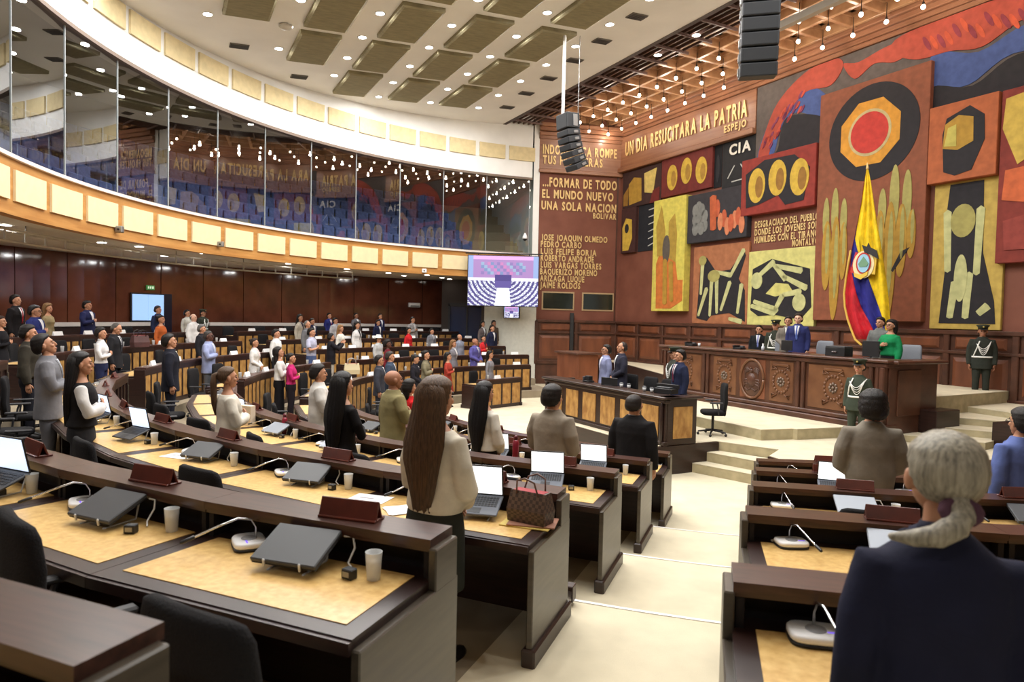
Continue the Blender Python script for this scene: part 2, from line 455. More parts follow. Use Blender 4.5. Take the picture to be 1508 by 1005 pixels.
def hair_mesh(style):
    key = ('hair', style)
    if key in PC: return PC[key]
    mb = MB()
    cx = (0, -.014, 1.662)
    n, m = 40, 28
    vs = []; fs = []
    def region(d):
        if style in ('crop', 'short', 'curlytop', 'ponytail', 'bun', 'greyback', 'capped'):
            fr = .60 if style != 'ponytail' else .66
        else: fr = .58
        y, z = d.y, d.z
        s0 = -.02 if style in ('greyback', 'ponytail', 'bun') else -.35
        thr = -.97 if y < -.35 else (-.97+(y+.35)/.35*(.97+s0) if y < 0 else (s0+y/.45*(.37-s0) if y < .45 else .37+(y-.45)/.55*(fr-.37)))
        if style in ('long', 'wavy', 'bob'): thr = -.95 if y < .05 else (-.95+(y-.05)/.35*1.1 if y < .4 else .15+(y-.4)/.6*.5)
        k = (z-thr)/.16
        if style == 'bald':
            k = min(k, (.30-z)/.1)
            if y > .3: k = -1
        if style == 'thin': k = min(k, (1.0 if y < .35 else -.5), 1)
        return max(0, min(1, k))
    th = {'crop': .010, 'short': .020, 'curlytop': .036, 'bald': .008, 'thin': .007, 'long': .026, 'wavy': .030, 'bob': .030, 'ponytail': .014, 'bun': .016, 'greyback': .012, 'capped': .008}.get(style, .018)
    S1 = 1.0
    def R3(d):
        base = 1/math.sqrt((d.x/.076)**2+(d.y/.096)**2+(d.z/.094)**2)
        k = region(d)
        top = 1.25 if d.z > .5 else 1.0
        r = base*(.86*(1-k)+1.0*k)+th*k*top
        if d.y < .1 and d.z < 0 and style not in ('greyback', 'ponytail'): r *= 1+.20*k*min(1, -d.z*1.6)*(1 if style not in ('bald',) else .3)
        if style == 'curlytop' or style == 'afro':
            r += k*.008*math.sin(d.x*23+1)*math.sin(d.y*21+2)*math.sin(d.z*19)
        elif k > .3:
            r += .0010*math.sin(math.atan2(d.x, d.z+.001)*26+d.y*5)
        return r
    if style == 'afro': th = .07
    for j in range(1, m):
        ph = math.pi*j/m
        for i in range(n):
            a = 2*math.pi*i/n
            d = Vector((math.sin(ph)*math.cos(a), math.sin(ph)*math.sin(a), math.cos(ph)))
            q = d*R3(d); vs.append((cx[0]+q.x, cx[1]+q.y, cx[2]+q.z))
    top = len(vs); q = Vector((0, 0, 1)); vs.append((cx[0], cx[1], cx[2]+R3(q)))
    bot = len(vs); q = Vector((0, 0, -1)); vs.append((cx[0], cx[1], cx[2]-R3(q)))
    for j in range(m-2):
        for i in range(n): fs.append((j*n+i, (j+1)*n+i, (j+1)*n+(i+1) % n, j*n+(i+1) % n))
    for i in range(n):
        fs.append((top, i, (i+1) % n)); fs.append((bot, (m-2)*n+(i+1) % n, (m-2)*n+i))
    mb.add(vs, fs)
    def fall(z1, w0, w1, w2, thick, yo, wav=0.0):
        rings = []
        zs = [1.745, 1.72, 1.68, 1.64, 1.56, 1.48, 1.38, 1.28, 1.18, 1.08, 1.0, .95, .90]
        zs = [z for z in zs if z > z1]+[z1]
        for z in zs:
            t = max(0, (1.70-z)/(1.70-z1)); sh_ = 1 if z < 1.69 else (.80 if z < 1.73 else .4)
            w = w0+(w1-w0)*min(1, t*2) if t < .5 else w1+(w2-w1)*(t-.5)*2
            w *= sh_
            th2 = thick*(1-.55*t)*sh_
            yc = -.058-(yo)*min(1, t*1.6)
            rg = []
            for i in range(48):
                a = 2*math.pi*i/48
                rdg = 1+.05*math.sin(a*17+t*6*wav)+.03*math.sin(a*7+2)
                rg.append((w*math.cos(a)*rdg+.012*wav*math.sin(t*9), yc+th2*math.sin(a)*rdg, z+.02*math.sin(a*9)*(t > .9)))
            rings.append(rg)
        mb.loft(rings)
    if style == 'long': fall(1.08, .080, .112, .055, .062, .055)
    if style == 'wavy': fall(1.12, .085, .130, .085, .070, .045, 1)
    if style == 'bob': fall(1.44, .088, .095, .075, .07, .01)
    if style == 'xlong': fall(1.00, .090, .138, .060, .070, .060, .5)
    if style == 'ponytail':
        mb.tube([(0, -.10, 1.70), (0, -.145, 1.67), (0, -.155, 1.58), (.005, -.15, 1.46), (.0, -.145, 1.34), (0, -.13, 1.22)], [.016, .030, .036, .034, .028, .010], 14)
    if style == 'bun': mb.ell((0, -.115, 1.70), (.042, .04, .042), 16, 10)
    if style == 'greyback':
        mb.tube([(0, -.085, 1.585), (.0, -.115, 1.555)], [.034, .030], 16)
        mb.tube([(0, -.112, 1.565), (-.018, -.125, 1.535), (-.055, -.128, 1.508), (-.100, -.112, 1.494), (-.135, -.085, 1.486)], [.026, .032, .030, .022, .010], 14)
    me = mb.mesh('hair', None, True)
    PC[key] = me
    return me
def hair_mat(c):
    c = tuple(c)
    name = 'hair_%d_%d_%d' % c
    if name in MATS: return MATS[name]
    c2 = tuple(int(x*(.62 if sum(c) < 400 else .64)) for x in c)
    m = mat(name, c, rough=.45, c2=c2, vscale=9, vstretch=(20, 20, 1.2) if sum(c) < 400 else (11, 11, .7), bump=.35 if sum(c) < 400 else .12, bscale=14, spec=.3)
    return m
SKIN = {'l': (214, 168, 142), 'm': (190, 138, 108), 't': (160, 110, 84), 'd': (96, 62, 50)}
def skin_mat(k): return mat('skin_'+k, SKIN[k], rough=.5, var=.06, vscale=9, spec=.35)
def shared(key, fn):
    if key not in PC: PC[key] = fn()
    return PC[key]
def m_eyes():
    mb = MB()
    for s in (-1, 1): mb.ell((s*.031, .0805, 1.640), (.0125, .008, .0065), 8, 6)
    return mb.mesh('eyes', None, True)
def m_brows():
    mb = MB()
    for s in (-1, 1): mb.tube([(s*.016, .0895, 1.662), (s*.032, .088, 1.667), (s*.048, .077, 1.660)], [.003, .0036, .002], 5)
    return mb.mesh('brows', None, True)
def m_lips():
    mb = MB(); mb.ell((0, .0935, 1.577), (.023, .006, .004), 10, 6); mb.ell((0, .0925, 1.569), (.019, .006, .0045), 10, 6)
    return mb.mesh('lips', None, True)
def m_glasses():
    mb = MB()
    for s in (-1, 1):
        pts = [(s*.033+.024*math.cos(a), .098, 1.640+.018*math.sin(a)) for a in [2*math.pi*i/10 for i in range(11)]]
        mb.tube(pts, .0028, 5, round_ends=False)
        mb.tube([(s*.057, .096, 1.645), (s*.078, .03, 1.645), (s*.082, -.01, 1.64)], .0026, 5)
    mb.tube([(-.010, .100, 1.645), (.010, .100, 1.645)], .0026, 5)
    return mb.mesh('glasses', None, True)
def m_shoe():
    mb = MB()
    mb.eloft([(0, .05, 0, .045, .135), (0, .05, .02, .047, .137), (0, .045, .05, .042, .12), (0, 0, .085, .036, .06), (0, -.03, .11, .034, .045)], 18, 2.4)
    return mb.mesh('shoe', None, True)
def surf_patch(sex, off, zs, hw, x0=None, n=9, th=.004, rad=None):
    # patch lying on the chest; hw(z) -> (xmin, xmax)
    mb = MB(); A = []; B = []
    for z in zs:
        cy, rx, ry = tr_at(sex, z, off)
        a, b = hw(z)
        ra = []; rb = []
        for i in range(n):
            x = a+(b-a)*i/(n-1); q = max(0, 1-abs(x/rx)**2.25)**(1/2.25)
            ra.append((x, cy+ry*q, z)); rb.append((x*.99, cy+ry*q-th-.012, z))
        A.append(ra); B.append(rb)
    rings = [A[j]+list(reversed(B[j])) for j in range(len(zs))]
    mb.loft(rings)
    return mb
def lerp(a, b, t): return a+(b-a)*max(0, min(1, t))
def m_vshirt(sex):
    zs = [1.47-.01-i*.045 for i in range(9)]
    f = lambda z: lerp(.004, .058, (z-1.08)/.36)
    return surf_patch(sex, .022, zs, lambda z: (-f(z), f(z))).mesh('v', None, True)
def m_tie(sex):
    zs = [1.455-i*.045 for i in range(9)]
    f = lambda z: lerp(.030, .015, (z-1.10)/.3) if z < 1.42 else .022
    return surf_patch(sex, .026, zs, lambda z: (-f(z), f(z)), n=5).mesh('tie', None, True)
def m_lapel(sex, s):
    zs = [1.45-i*.045 for i in range(9)]
    f = lambda z: lerp(.004, .058, (z-1.08)/.36)
    g = lambda z: lerp(.012, .052, (z-1.10)/.22) if z < 1.34 else lerp(.052, .03, (z-1.34)/.1)
    return surf_patch(sex, .026, zs, lambda z: (s*f(z), s*(f(z)+g(z))) if s > 0 else (s*(f(z)+g(z)), s*f(z)), n=5).mesh('lapel', None, True)
def m_collar(r, h, z):
    mb = MB()
    prof = [(r+.006, z), (r+.010, z+.004), (r-.002, z+h), (r-.008, z+h)]
    mb.lathe(prof+[(r-.010, z)], 20, cap=False)
    me = mb.mesh('collar', None, True)
    for v in me.vertices: v.co.y = v.co.y*1.02-.004; v.co.z += v.co.y*-.22
    return me
def person(label, p, H, rz, sex='m', pose='down', top='blazer', tc=(40, 42, 52), bot='trousers', bc=None, hair='short', hc=(28, 22, 20), skin='m', w=1.0, shirt=(235, 235, 238), tie=None, tilt=0, turn=0, x=(), shoe=(24, 20, 20), group=None):
    s = H/1.765
    T = Matrix.Translation(p) @ Matrix.Rotation(rz, 4, 'Z') @ Matrix.Diagonal((s*w, s*w, s, 1))
    r = thing('person', label, 'person', T=T, group=group)
    ob('body', body_mesh(sex, pose, tilt, turn), r, m=skin_mat(skin))
    HT = head_T(tilt, turn)
    if hair: ob('hair', hair_mesh(hair), r, T=HT, m=hair_mat(hc))
    ob('eyes', shared('eyes', m_eyes), r, T=HT, m=mat('eye_dark', (30, 22, 20), .25))
    ob('eyebrows', shared('brows', m_brows), r, T=HT, m=hair_mat(tuple(min(c, 70) for c in hc)))
    ob('lips', shared('lips', m_lips), r, T=HT, m=mat('lips_%s' % sex, (150, 78, 72) if sex == 'm' else (168, 60, 62), .4))
    tn = {'blazer': 'jacket', 'polo': 'shirt', 'loose': 'jacket'}.get(top, top)
    g = ob(tn, garment(top, sex, pose), r, m=cloth(tc))
    if 'vest' in x: ob('waistcoat', garment('vest', sex, pose), r, m=cloth((30, 28, 30)))
    if bc is None: bc = tc
    if bot: ob({'wide': 'trousers'}.get(bot, bot), bottoms(bot, sex), r, m=cloth(bc, bump=.15))
    for sd in (-1, 1):
        ob('shoe', shared('shoe', m_shoe), r, loc=(sd*.097, -.01, 0), m=cloth(shoe, .4, 0))
    if top == 'blazer' and 'guard' not in x:
        ob('shirt', shared(('v', sex), lambda: m_vshirt(sex)), r, m=cloth(shirt))
        for sd in (-1, 1): ob('lapel', shared(('lap', sex, sd), lambda: m_lapel(sex, sd)), r, m=cloth(tuple(c*.93 for c in tc)))
        ob('shirt_collar', shared(('col', sex), lambda: m_collar(.063 if sex == 'm' else .053, .034, 1.462)), r, m=cloth(shirt))
        if tie: ob('necktie', shared(('tie', sex), lambda: m_tie(sex)), r, m=cloth(tie))
    if top in ('shirt', 'polo', 'loose') and 'nocollar' not in x:
        ob('collar', shared(('col2', sex), lambda: m_collar(.066 if sex == 'm' else .055, .036, 1.462)), r, m=cloth(tuple(min(255, c*1.04) for c in tc)))
    if 'glasses' in x: ob('glasses', shared('glasses', m_glasses), r, T=HT, m=M_blackp)
    if 'belt' in x:
        def f():
            mb = MB(); rs = []
            for z in (1.02, 1.055):
                cy, rx, ry = tr_at(sex, z, .029)
                rs.append((0, cy, z, rx*1.06, ry*1.05))
            mb.eloft(rs, 28, 2.25); return mb.mesh('belt', None, True)
        ob('belt', shared(('belt', sex), f), r, m=mat('white_belt', (235, 235, 232), .5))
    if 'aig' in x:
        def f():
            mb = MB()
            for k in range(4):
                d = .014*k
                pts = []
                for i in range(13):
                    t = i/12; z = 1.40-.26*math.sin(math.pi*t)*(.55+.18*k)-.06*t; xx = -.15+.26*t
                    cy, rx, ry = tr_at(sex, max(1.0, min(z, 1.42)), .034)
                    q = max(.02, 1-abs(xx/rx)**2.25)**(1/2.25)
                    pts.append((xx, cy+ry*q+.004, z))
                mb.tube(pts, .0065, 6)
            pts = []
            for i in range(10):
                t = i/9; z = 1.40-.34*t; xx = .06+.10*t
                cy, rx, ry = tr_at(sex, z, .034); q = max(.02, 1-abs(xx/rx)**2.25)**(1/2.25)
                pts.append((xx, cy+ry*q+.004, z))
            mb.tube(pts, .012, 6)
            return mb.mesh('aig', None, True)
        ob('aiguillette', shared(('aig', sex), f), r, m=mat('white_cord', (238, 238, 234), .6))
    if 'cap' in x:
        def f():
            mb = MB()
            mb.eloft([(0, -.012, 1.695, .088, .106), (0, -.012, 1.735, .090, .108), (0, -.008, 1.765, .118, .136), (0, -.008, 1.785, .116, .134), (0, -.012, 1.795, .05, .06)], 24)
            return mb.mesh('cap', None, True)
        def f2():
            mb = MB()
            mb.loft([[(.08*math.sin(a), .075+.075*math.cos(a)*k, 1.700-.03*k*math.cos(a)+dz) for a in [(-1.45+2.9*i/12) for i in range(13)]]+[(.08*math.sin(a), .075+.075*math.cos(a)*k, 1.706-.03*k*math.cos(a)+dz) for a in [(1.45-2.9*i/12) for i in range(13)]] for k, dz in ((.3, 0), (1, 0))])
            return mb.mesh('visor', None, True)
        cp = ob('cap', shared('cap', f), r, T=HT, m=cloth((58, 62, 50)))
        ob('visor', shared('visor', f2), r, T=HT, m=M_blackp)
        bd = MB(); bd.ell((0, .118, 1.742), (.018, .006, .018), 8, 6)
        ob('badge', shared('badge', lambda: bd.mesh('badge', None, True)), cp, m=mat('badge_gold', (214, 190, 110), .3, metal=.6))
    if 'hat' in x:
        def f():
            mb = MB(); mb.lathe([(.155, 1.700), (.150, 1.712), (.098, 1.716), (.094, 1.79), (.07, 1.825), (.01, 1.83)], 26)
            me = mb.mesh('hat', None, True)
            return me
        ob('hat', shared('hat', f), r, T=HT, m=cloth((226, 224, 216)))
    if 'scrunchie' in x:
        mb = MB()
        for i in range(12):
            a = 2*math.pi*i/12
            mb.ell((.034*math.cos(a), -.108+.012*math.sin(a), 1.572+.024*math.sin(a)), (.016, .018, .014), 8, 6)
        ob('hair_tie', remesh(mb, .005, 1), r, T=HT, m=cloth((92, 62, 76)))
    if 'tote' in x: pass
    return r
# ================================================================= lamps of the room
def area(name, p, size, power, colr=(1, .985, .96), rot=(0, 0, 0), shape='DISK', spread=180):
    l = bpy.data.lights.new(name, 'AREA'); l.shape = shape; l.size = size; l.energy = power; l.color = colr; l.spread = R(spread)
    o = bpy.data.objects.new(name, l); C.objects.link(o); o.location = p; o.rotation_euler = rot
    return o
# ================================================================= room shell
def arc_slab(mb, ctr, r0, r1, z0, z1, a0, a1, n):
    rings = []
    for i in range(n+1):
        a = a0+(a1-a0)*i/n
        p, q = pol(ctr, r0, a), pol(ctr, r1, a)
        rings.append([(p.x, p.y, z0), (q.x, q.y, z0), (q.x, q.y, z1), (p.x, p.y, z1)])
    mb.loft(rings)
    return mb
def ring_seg(mb, ctr, r0, r1, z0, z1, a0, a1, n=1): return arc_slab(mb, ctr, r0, r1, z0, z1, a0, a1, n)
def cwbox(mb, c0, c1, w0, w1, z0, z1, b=0):
    T = Matrix(((.888, -.46, 0, 0), (.46, .888, 0, 0), (0, 0, 1, 0), (0, 0, 0, 1)))
    if b: mb.bbox(c0, c1, w0, w1, z0, z1, b, T)
    else: mb.box(c0, c1, w0, w1, z0, z1, T)
    return mb
TCW = Matrix(((.888, -.46, 0, 0), (.46, .888, 0, 0), (0, 0, 1, 0), (0, 0, 0, 1)))
mb = MB(); mb.box(-22, 22, -12, 38, WELL-.3, WELL); struct('floor', mb, M_carpet)
for k in range(4, -3, -1):
    ro_ = rr(k-1)-.28 if k > -2 else 24
    mb = MB(); arc_slab(mb, CS, rr(k)-.28, ro_, WELL-.1, fl(k), -42, 22, 40); struct('floor', mb, M_carpet)
    mb = MB(); arc_slab(mb, CS, rr(k)-.28, ro_, WELL-.1, fl(k), 22, 158, 80)
    struct('floor', mb, mat('shaded_carpet', (150, 138, 118), .95, var=.08, vscale=3, spec=.1))  # carpet colour darkened between the desks in place of dimmer light
    mb = MB(); mb2 = MB()
    a0 = 20.9-math.degrees(math.asin(1.25/(rr(k)-.28)))
    arc_slab(mb, CS, rr(k)-.292, rr(k)-.262, fl(k)-.02, fl(k)+.006, a0, 20.7, 4)
    o = struct('trim_%d' % (10+k), mb, mat('metal_nosing', (236, 236, 236), .35, metal=.3))
# main ceiling
pts = [pol(CB, 14.46, a) for a in [(-33+191.3*i/90) for i in range(91)]]
mb = MB()
n = len(pts)
vs = [(p.x, p.y, ceil_z(p.x, p.y)) for p in pts]+[(p.x, p.y, ceil_z(p.x, p.y)+.25) for p in pts]
mb.add(vs, [tuple(range(n)), tuple(reversed(range(n, 2*n)))]+[(i, (i+1) % n, n+(i+1) % n, n+i) for i in range(n)])
struct('ceiling', mb, M_ceiling)
# frieze wall above the glass, balcony soffit, fascia
A0, A1 = -38.0, 163.2
mb = MB()
rings = []
for i in range(101):
    a = A0+(A1-A0)*i/100
    p, q = pol(CB, 14.45, a), pol(CB, 14.75, a)
    zt = min(8.6, ceil_z(p.x, p.y)+.02) if a < 158.3 else 8.7
    rings.append([(p.x, p.y, 6.02), (q.x, q.y, 6.02), (q.x, q.y, zt+.3), (p.x, p.y, zt)])
mb.loft(rings)
fz = struct('wall_frieze', mb, M_white)
mb = MB(); arc_slab(mb, CB, 14.40, 14.80, 5.94, 6.03, A0, A1, 100); struct('trim_20', mb, mat('bronze_channel', (120, 104, 92), .5, metal=.3))
fr = [88.6+5.38*i for i in range(-23, 14)]
for a in fr:
    mb = MB(); ring_seg(mb, CB, 14.39, 14.46, 6.72, 7.30, a+.38, a+5.38-.38, 4)
    part('wall_panel', mb, M_friezep, fz)
mb = MB(); arc_slab(mb, CB, 14.5, 20.2, 1.74, 1.90, A0, A1, 100)
struct('ceiling', mb, mat('soffit_plaster', (232, 228, 222), .8, var=.05), label='plain soffit under the balcony')
mb = MB(); arc_slab(mb, CB, 14.45, 14.62, 1.72, 2.70, A0, A1, 100)
fas = struct('wall_balcony', mb, M_fascia)
for i in range(-23, 16):
    a = 82.2+5.38*i
    if a < A0 or a+5.38 > A1+1: continue
    mb = MB(); ring_seg(mb, CB, 14.40, 14.46, 1.93, 2.50, a+.42, a+5.38-.42, 4)
    part('fascia_panel', mb, M_fasciap, fas)
mb = MB(); arc_slab(mb, CB, 14.38, 14.70, 2.69, 2.76, A0, A1, 100); struct('trim_21', mb, mat('pale_rail_cap', (232, 220, 214), .5))
mb = MB(); arc_slab(mb, CB, 14.42, 14.66, 1.66, 1.73, A0, A1, 100); struct('trim_22', mb, M_fascia)
# gallery glass
gm = bpy.data.materials.new('tinted_glass'); gm.use_nodes = True
nt = gm.node_tree; nt.nodes.clear()
o1 = nt.nodes.new('ShaderNodeOutputMaterial'); mx = nt.nodes.new('ShaderNodeMixShader'); tr = nt.nodes.new('ShaderNodeBsdfTransparent'); gl = nt.nodes.new('ShaderNodeBsdfGlossy')
lw = nt.nodes.new('ShaderNodeLayerWeight'); mr = nt.nodes.new('ShaderNodeMapRange')
tr.inputs[0].default_value = (.76, .78, .80, 1); gl.inputs[0].default_value = (.9, .92, .95, 1); gl.inputs['Roughness'].default_value = .0
lw.inputs[0].default_value = .35
mr.inputs[3].default_value = .11; mr.inputs[4].default_value = .6
nt.links.new(lw.outputs['Facing'], mr.inputs[0]); nt.links.new(mr.outputs[0], mx.inputs[0]); nt.links.new(tr.outputs[0], mx.inputs[1]); nt.links.new(gl.outputs[0], mx.inputs[2]); nt.links.new(mx.outputs[0], o1.inputs[0])
mb = MB(); arc_slab(mb, CB, 14.50, 14.56, 2.72, 2.80, A0, A1, 100)
win = struct('window_1', mb, M_metal, label='tall curved glazing between the hall and the gallery')
for i in range(-14, 12):
    a = 77.6+7.75*i
    a2 = min(a+7.75, 163.0)
    if a < A0: continue
    p, q = pol(CB, 14.52, a), pol(CB, 14.52, a2)
    me = bpy.data.meshes.new('glass_pane'); me.from_pydata([(p.x, p.y, 2.75), (q.x, q.y, 2.75), (q.x, q.y, 5.98), (p.x, p.y, 5.98)], [], [(0, 1, 2, 3)]); me.materials.append(gm)
    ob('glass_pane', me, win)
    mb = MB(); ring_seg(mb, CB, 14.505, 14.535, 2.75, 5.98, a-.05, a+.05); part('mullion', mb, mat('glass_joint', (150, 156, 158), .4), win)
# gallery tiers, back wall, ceiling
for j in range(7):
    mb = MB(); arc_slab(mb, CB, 15.0+.9*j, 15.9+.9*j if j < 6 else 22.6, max(1.92, 2.0+.52*j-.6), 2.42+.52*j, A0, 166, 80)
    struct('floor', mb, mat('gallery_carpet', (150, 142, 116), .95))
mb = MB(); arc_slab(mb, CB, 14.62, 15.1, 1.92, 2.30, A0, 166, 60); struct('floor', mb, mat('gallery_carpet', (150, 142, 116), .95))
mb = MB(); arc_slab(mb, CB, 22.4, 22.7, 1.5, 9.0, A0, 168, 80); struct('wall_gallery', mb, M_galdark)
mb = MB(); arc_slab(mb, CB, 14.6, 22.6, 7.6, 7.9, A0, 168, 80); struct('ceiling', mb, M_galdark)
# gallery side wall and stair at the right end
mb = MB(); mb.prism([(.92, 29.75), (1.05, 29.75), (-1.9, 37.5), (-2.05, 37.4)], 1.9, 7.9); struct('wall_gallery_side', mb, mat('pale_wall', (206, 214, 206), .8))
for j in range(12):
    t = j/11; a = Vector((.70-.2, 30.1))+Vector((-2.0, 6.0))*t
    mb = MB(); mb.prism([(a.x-1.0, a.y-.1), (a.x+.30, a.y-.1), (a.x+.1, a.y+.62), (a.x-1.2, a.y+.62)], 1.8, 2.5+.27*j); struct('floor', mb, mat('gallery_step', (168, 160, 132), .95))
# lower back wall in polished panels
bw = MB(); arc_slab(bw, CB, 19.95, 20.2, -1.6, 1.76, A0, 159.5, 80)
bwall = struct('wall_back', bw, M_black)
for i in range(40):
    a = -38+5.0*i
    if 100.0 <= a <= 100.5: pass
    if a > 159: break
    mb = MB(); ring_seg(mb, CB, 19.86, 19.96, -1.5, 1.74, a+.04, min(a+4.96, 159.4), 3)
    part('wall_panel', mb, M_backwall, bwall)
# parapet with pale top behind the last desk row
for a0, a1 in ((72, 112), (118, 153.5)):
    mb = MB(); arc_slab(mb, CS, rr(-1)-.02, rr(-1)+.06, fl(-1)-.25, -.52, a0, a1, 40); p_ = struct('wall_parapet', mb, M_dark)
    mb = MB(); arc_slab(mb, CS, rr(-1)-.06, rr(-1)+.14, -.56, -.44, a0, a1, 40); part('coping', mb, mat('pale_coping', (196, 188, 182), .5), p_)
# white wall below the balcony end, white pillar
mb = MB(); mb.prism([(-1.22, 29.3), (1.02, 29.45), (1.02, 29.9), (-1.22, 29.8)], -3, 1.75); struct('wall_white', mb, mat('cool_white_plaster', (214, 214, 204), .85, var=.04, spec=.2))
mb = MB(); mb.prism([(.78, 29.50), (1.04, 29.56), (1.04, 29.9), (.78, 29.9)], 1.7, 8.7); struct('wall_pillar', mb, M_white)
mb = MB(); mb.prism([(-1.35, 29.3), (-1.22, 29.3), (-1.22, 33.5), (-1.35, 33.5)], -3, 1.75); struct('wall_passage', mb, M_galdark)
# facing wall with the inscriptions: from (1.0, 29.6) to the mural corner
FA, FB = Vector((1.02, 29.60)), Vector((4.66, 30.31))
fd = (FB-FA).normalized(); fn_ = Vector((fd.y, -fd.x))
FL = (FB-FA).length
TF = Matrix(((fd.x, -fn_.x, 0, FA.x), (fd.y, -fn_.y, 0, FA.y), (0, 0, 1, 0), (0, 0, 0, 1)))   # local x along, y into the wall
mb = MB(); mb.box(-.05, FL+.3, 0, .4, -3, 8.8, TF); wl = struct('wall_left', mb, M_wall)
def fbox(x0, x1, y0, y1, z0, z1, m, name, parent=None, b=0):
    mb = MB()
    (mb.bbox(x0, x1, y0, y1, z0, z1, b, TF) if b else mb.box(x0, x1, y0, y1, z0, z1, TF))
    return part(name, mb, m, parent or wl)
fbox(-.02, FL, -.05, .02, 6.42, 8.0, M_cornice, 'frieze_board')
fbox(-.04, FL+.05, -.16, .02, 6.28, 6.44, M_cornice, 'ledge', b=.02)
for i, (zz, dd) in enumerate(((7.72, .10), (7.86, .18), (8.04, .28), (8.2, .40))):
    fbox(-.04, FL+.05, -dd, .02, zz, zz+.16, M_cornice, 'cornice_moulding', b=.02)
for x0 in (.30, 2.12):
    f = fbox(x0-.06, x0+1.40, -.03, .02, .36, 1.16, mat('pale_frame', (176, 150, 112), .5), 'window_frame')
    mb = MB(); mb.box(x0, x0+1.34, -.045, -.02, .42, 1.10, TF); part('pane', mb, mat('dark_booth_glass', (40, 44, 38), .08, spec=.8), f)
fbox(FL-.16, FL-.10, -.03, .02, -.1, 6.3, M_mahogd, 'corner_bead')
# mural wall
mb = MB(); cwbox(mb, 18.1, 18.5, -8, 24.85, -3, 8.8); wf = struct('wall_front', mb, M_wall)
def wpart(name, c0, c1, w0, w1, z0, z1, m, parent=None, b=0, label=None):
    mb = MB(); cwbox(mb, c0, c1, w0, w1, z0, z1, b)
    return part(name, mb, m, parent or wf, label=label)
wpart('frieze_board', 18.02, 18.12, 17.07, 24.74, 6.62, 8.0, M_cornice)
wpart('ledge', 17.88, 18.12, 17.07, 24.74, 6.46, 6.66, M_cornice, b=.02)
for zz, c0, h in ((8.02, 17.98, .14), (8.14, 17.88, .14), (8.26, 17.76, .16), (8.40, 17.62, .18)):
    wpart('cornice_moulding', c0, 18.12, -8, 24.74, zz, zz+h, M_cornice, b=.025)
# wainscot: bays of recessed panels between pilasters
def wains(T, x0, x1, zb, zt, nb, parent):
    L = (x1-x0)/nb
    mb = MB(); mb.box(x0, x1, -.10, .02, zb, zt, T); part('wainscot_board', mb, M_mahogd, parent)
    mb = MB(); mb.bbox(x0, x1, -.20, .02, zt-.06, zt+.05, .015, T); part('wainscot_cap', mb, M_mahogd, parent)
    mb = MB(); mb.bbox(x0, x1, -.18, .02, zt-.55, zt-.47, .015, T); part('moulding', mb, M_mahogd, parent)
    mb = MB(); mb.bbox(x0, x1, -.17, .02, zb, zb+.14, .015, T); part('skirting', mb, M_mahogd, parent)
    for i in range(nb):
        a = x0+L*i
        mb = MB(); mb.bbox(a-.08, a+.08, -.17, .02, zb, zt, .02, T); part('pilaster', mb, M_mahogd, parent)
        # lower raised panel: bevelled field
        mb = MB()
        for (p0, p1, q0, q1) in ((a+.16, a+L-.16, zb+.24, zt-.64), (a+.2, a+L-.2, zt-.42, zt-.12)):
            f = .10 if q1-q0 > .5 else .06
            vs = [(p0, -.105, q0), (p1, -.105, q0), (p1, -.105, q1), (p0, -.105, q1), (p0+f, -.15, q0+f), (p1-f, -.15, q0+f), (p1-f, -.15, q1-f), (p0+f, -.15, q1-f)]
            mb.add(vs, [(0, 1, 5, 4), (1, 2, 6, 5), (2, 3, 7, 6), (3, 0, 4, 7), (4, 5, 6, 7)], T)
        part('raised_panel', mb, M_mahog, parent)
Tm = Matrix(((-.46*-1, .888, 0, 18.1*.888), (.888*-1, .46, 0, 18.1*.46), (0, 0, 1, 0), (0, 0, 0, 1)))   # x -> -w, y -> into wall
wains(Tm, -24.74, 4.0, -1.85, -.13, 18, wf)
wains(TF, 0, FL-.12, -2.0, -.12, 2, wl)
fbox(-.05, FL, -.10, .02, -3.0, -2.0, M_mahogd, 'base_board')
# timber ceiling over the mural: dark grille, coffers, bulbs
mb = MB(); cwbox(mb, 12.9, 18.3, -8, 27.2, 9.3, 9.5); struct('ceiling', mb, M_black)
mb = MB(); cwbox(mb, 12.85, 13.0, -8, 27.2, 8.16, 9.4); struct('trim_30', mb, mat('grille_edge', (64, 46, 44), .6))
mb = MB(); cwbox(mb, 13.0, 18.3, 26.9, 27.1, 8.0, 9.4); struct('trim_31', mb, M_black)
gr = MB(); gr.box(0, .01, 0, .01, 0, .01, Matrix.Translation(cw(14.2, 20, 8.35)))
grille = struct('trim_32', gr, M_black, label='dark open timber grille beside the coffered ceiling')
M_gr = mat('grille_bar', (96, 70, 62), .5)
for i in range(6):
    c = 13.08+.22*i
    mb = MB(); cwbox(mb, c, c+.045, -6, 26.9, 8.26, 8.34); part('grille_bar', mb, M_gr, grille)
for i in range(33):
    w = -5.6+1.0*i
    mb = MB(); cwbox(mb, 12.95, 14.4, w, w+.05, 8.20, 8.28); part('cross_bar', mb, M_gr, grille)
cf = MB(); cwbox(cf, 14.32, 18.1, -6, 26.9, 8.98, 9.05)
coff = struct('ceiling', cf, M_cornice, label='coffered timber ceiling over the dais')
M_coff = mat('coffer_wood', (172, 130, 94), .35, c2=(142, 102, 70), vscale=3, spec=.5)
for i in range(5):
    c = 14.36+1.02*i-.06
    if c > 17.8: break
    mb = MB(); cwbox(mb, c, c+.12, -6, 26.9, 8.46, 8.72, .01); part('beam', mb, M_coff, coff)
for i in range(32):
    w = 25.0+1.0-1.0*i
    mb = MB(); cwbox(mb, 14.36, 17.9, w+.04, w+.16, 8.47, 8.71, .01); part('cross_beam', mb, M_coff, coff)
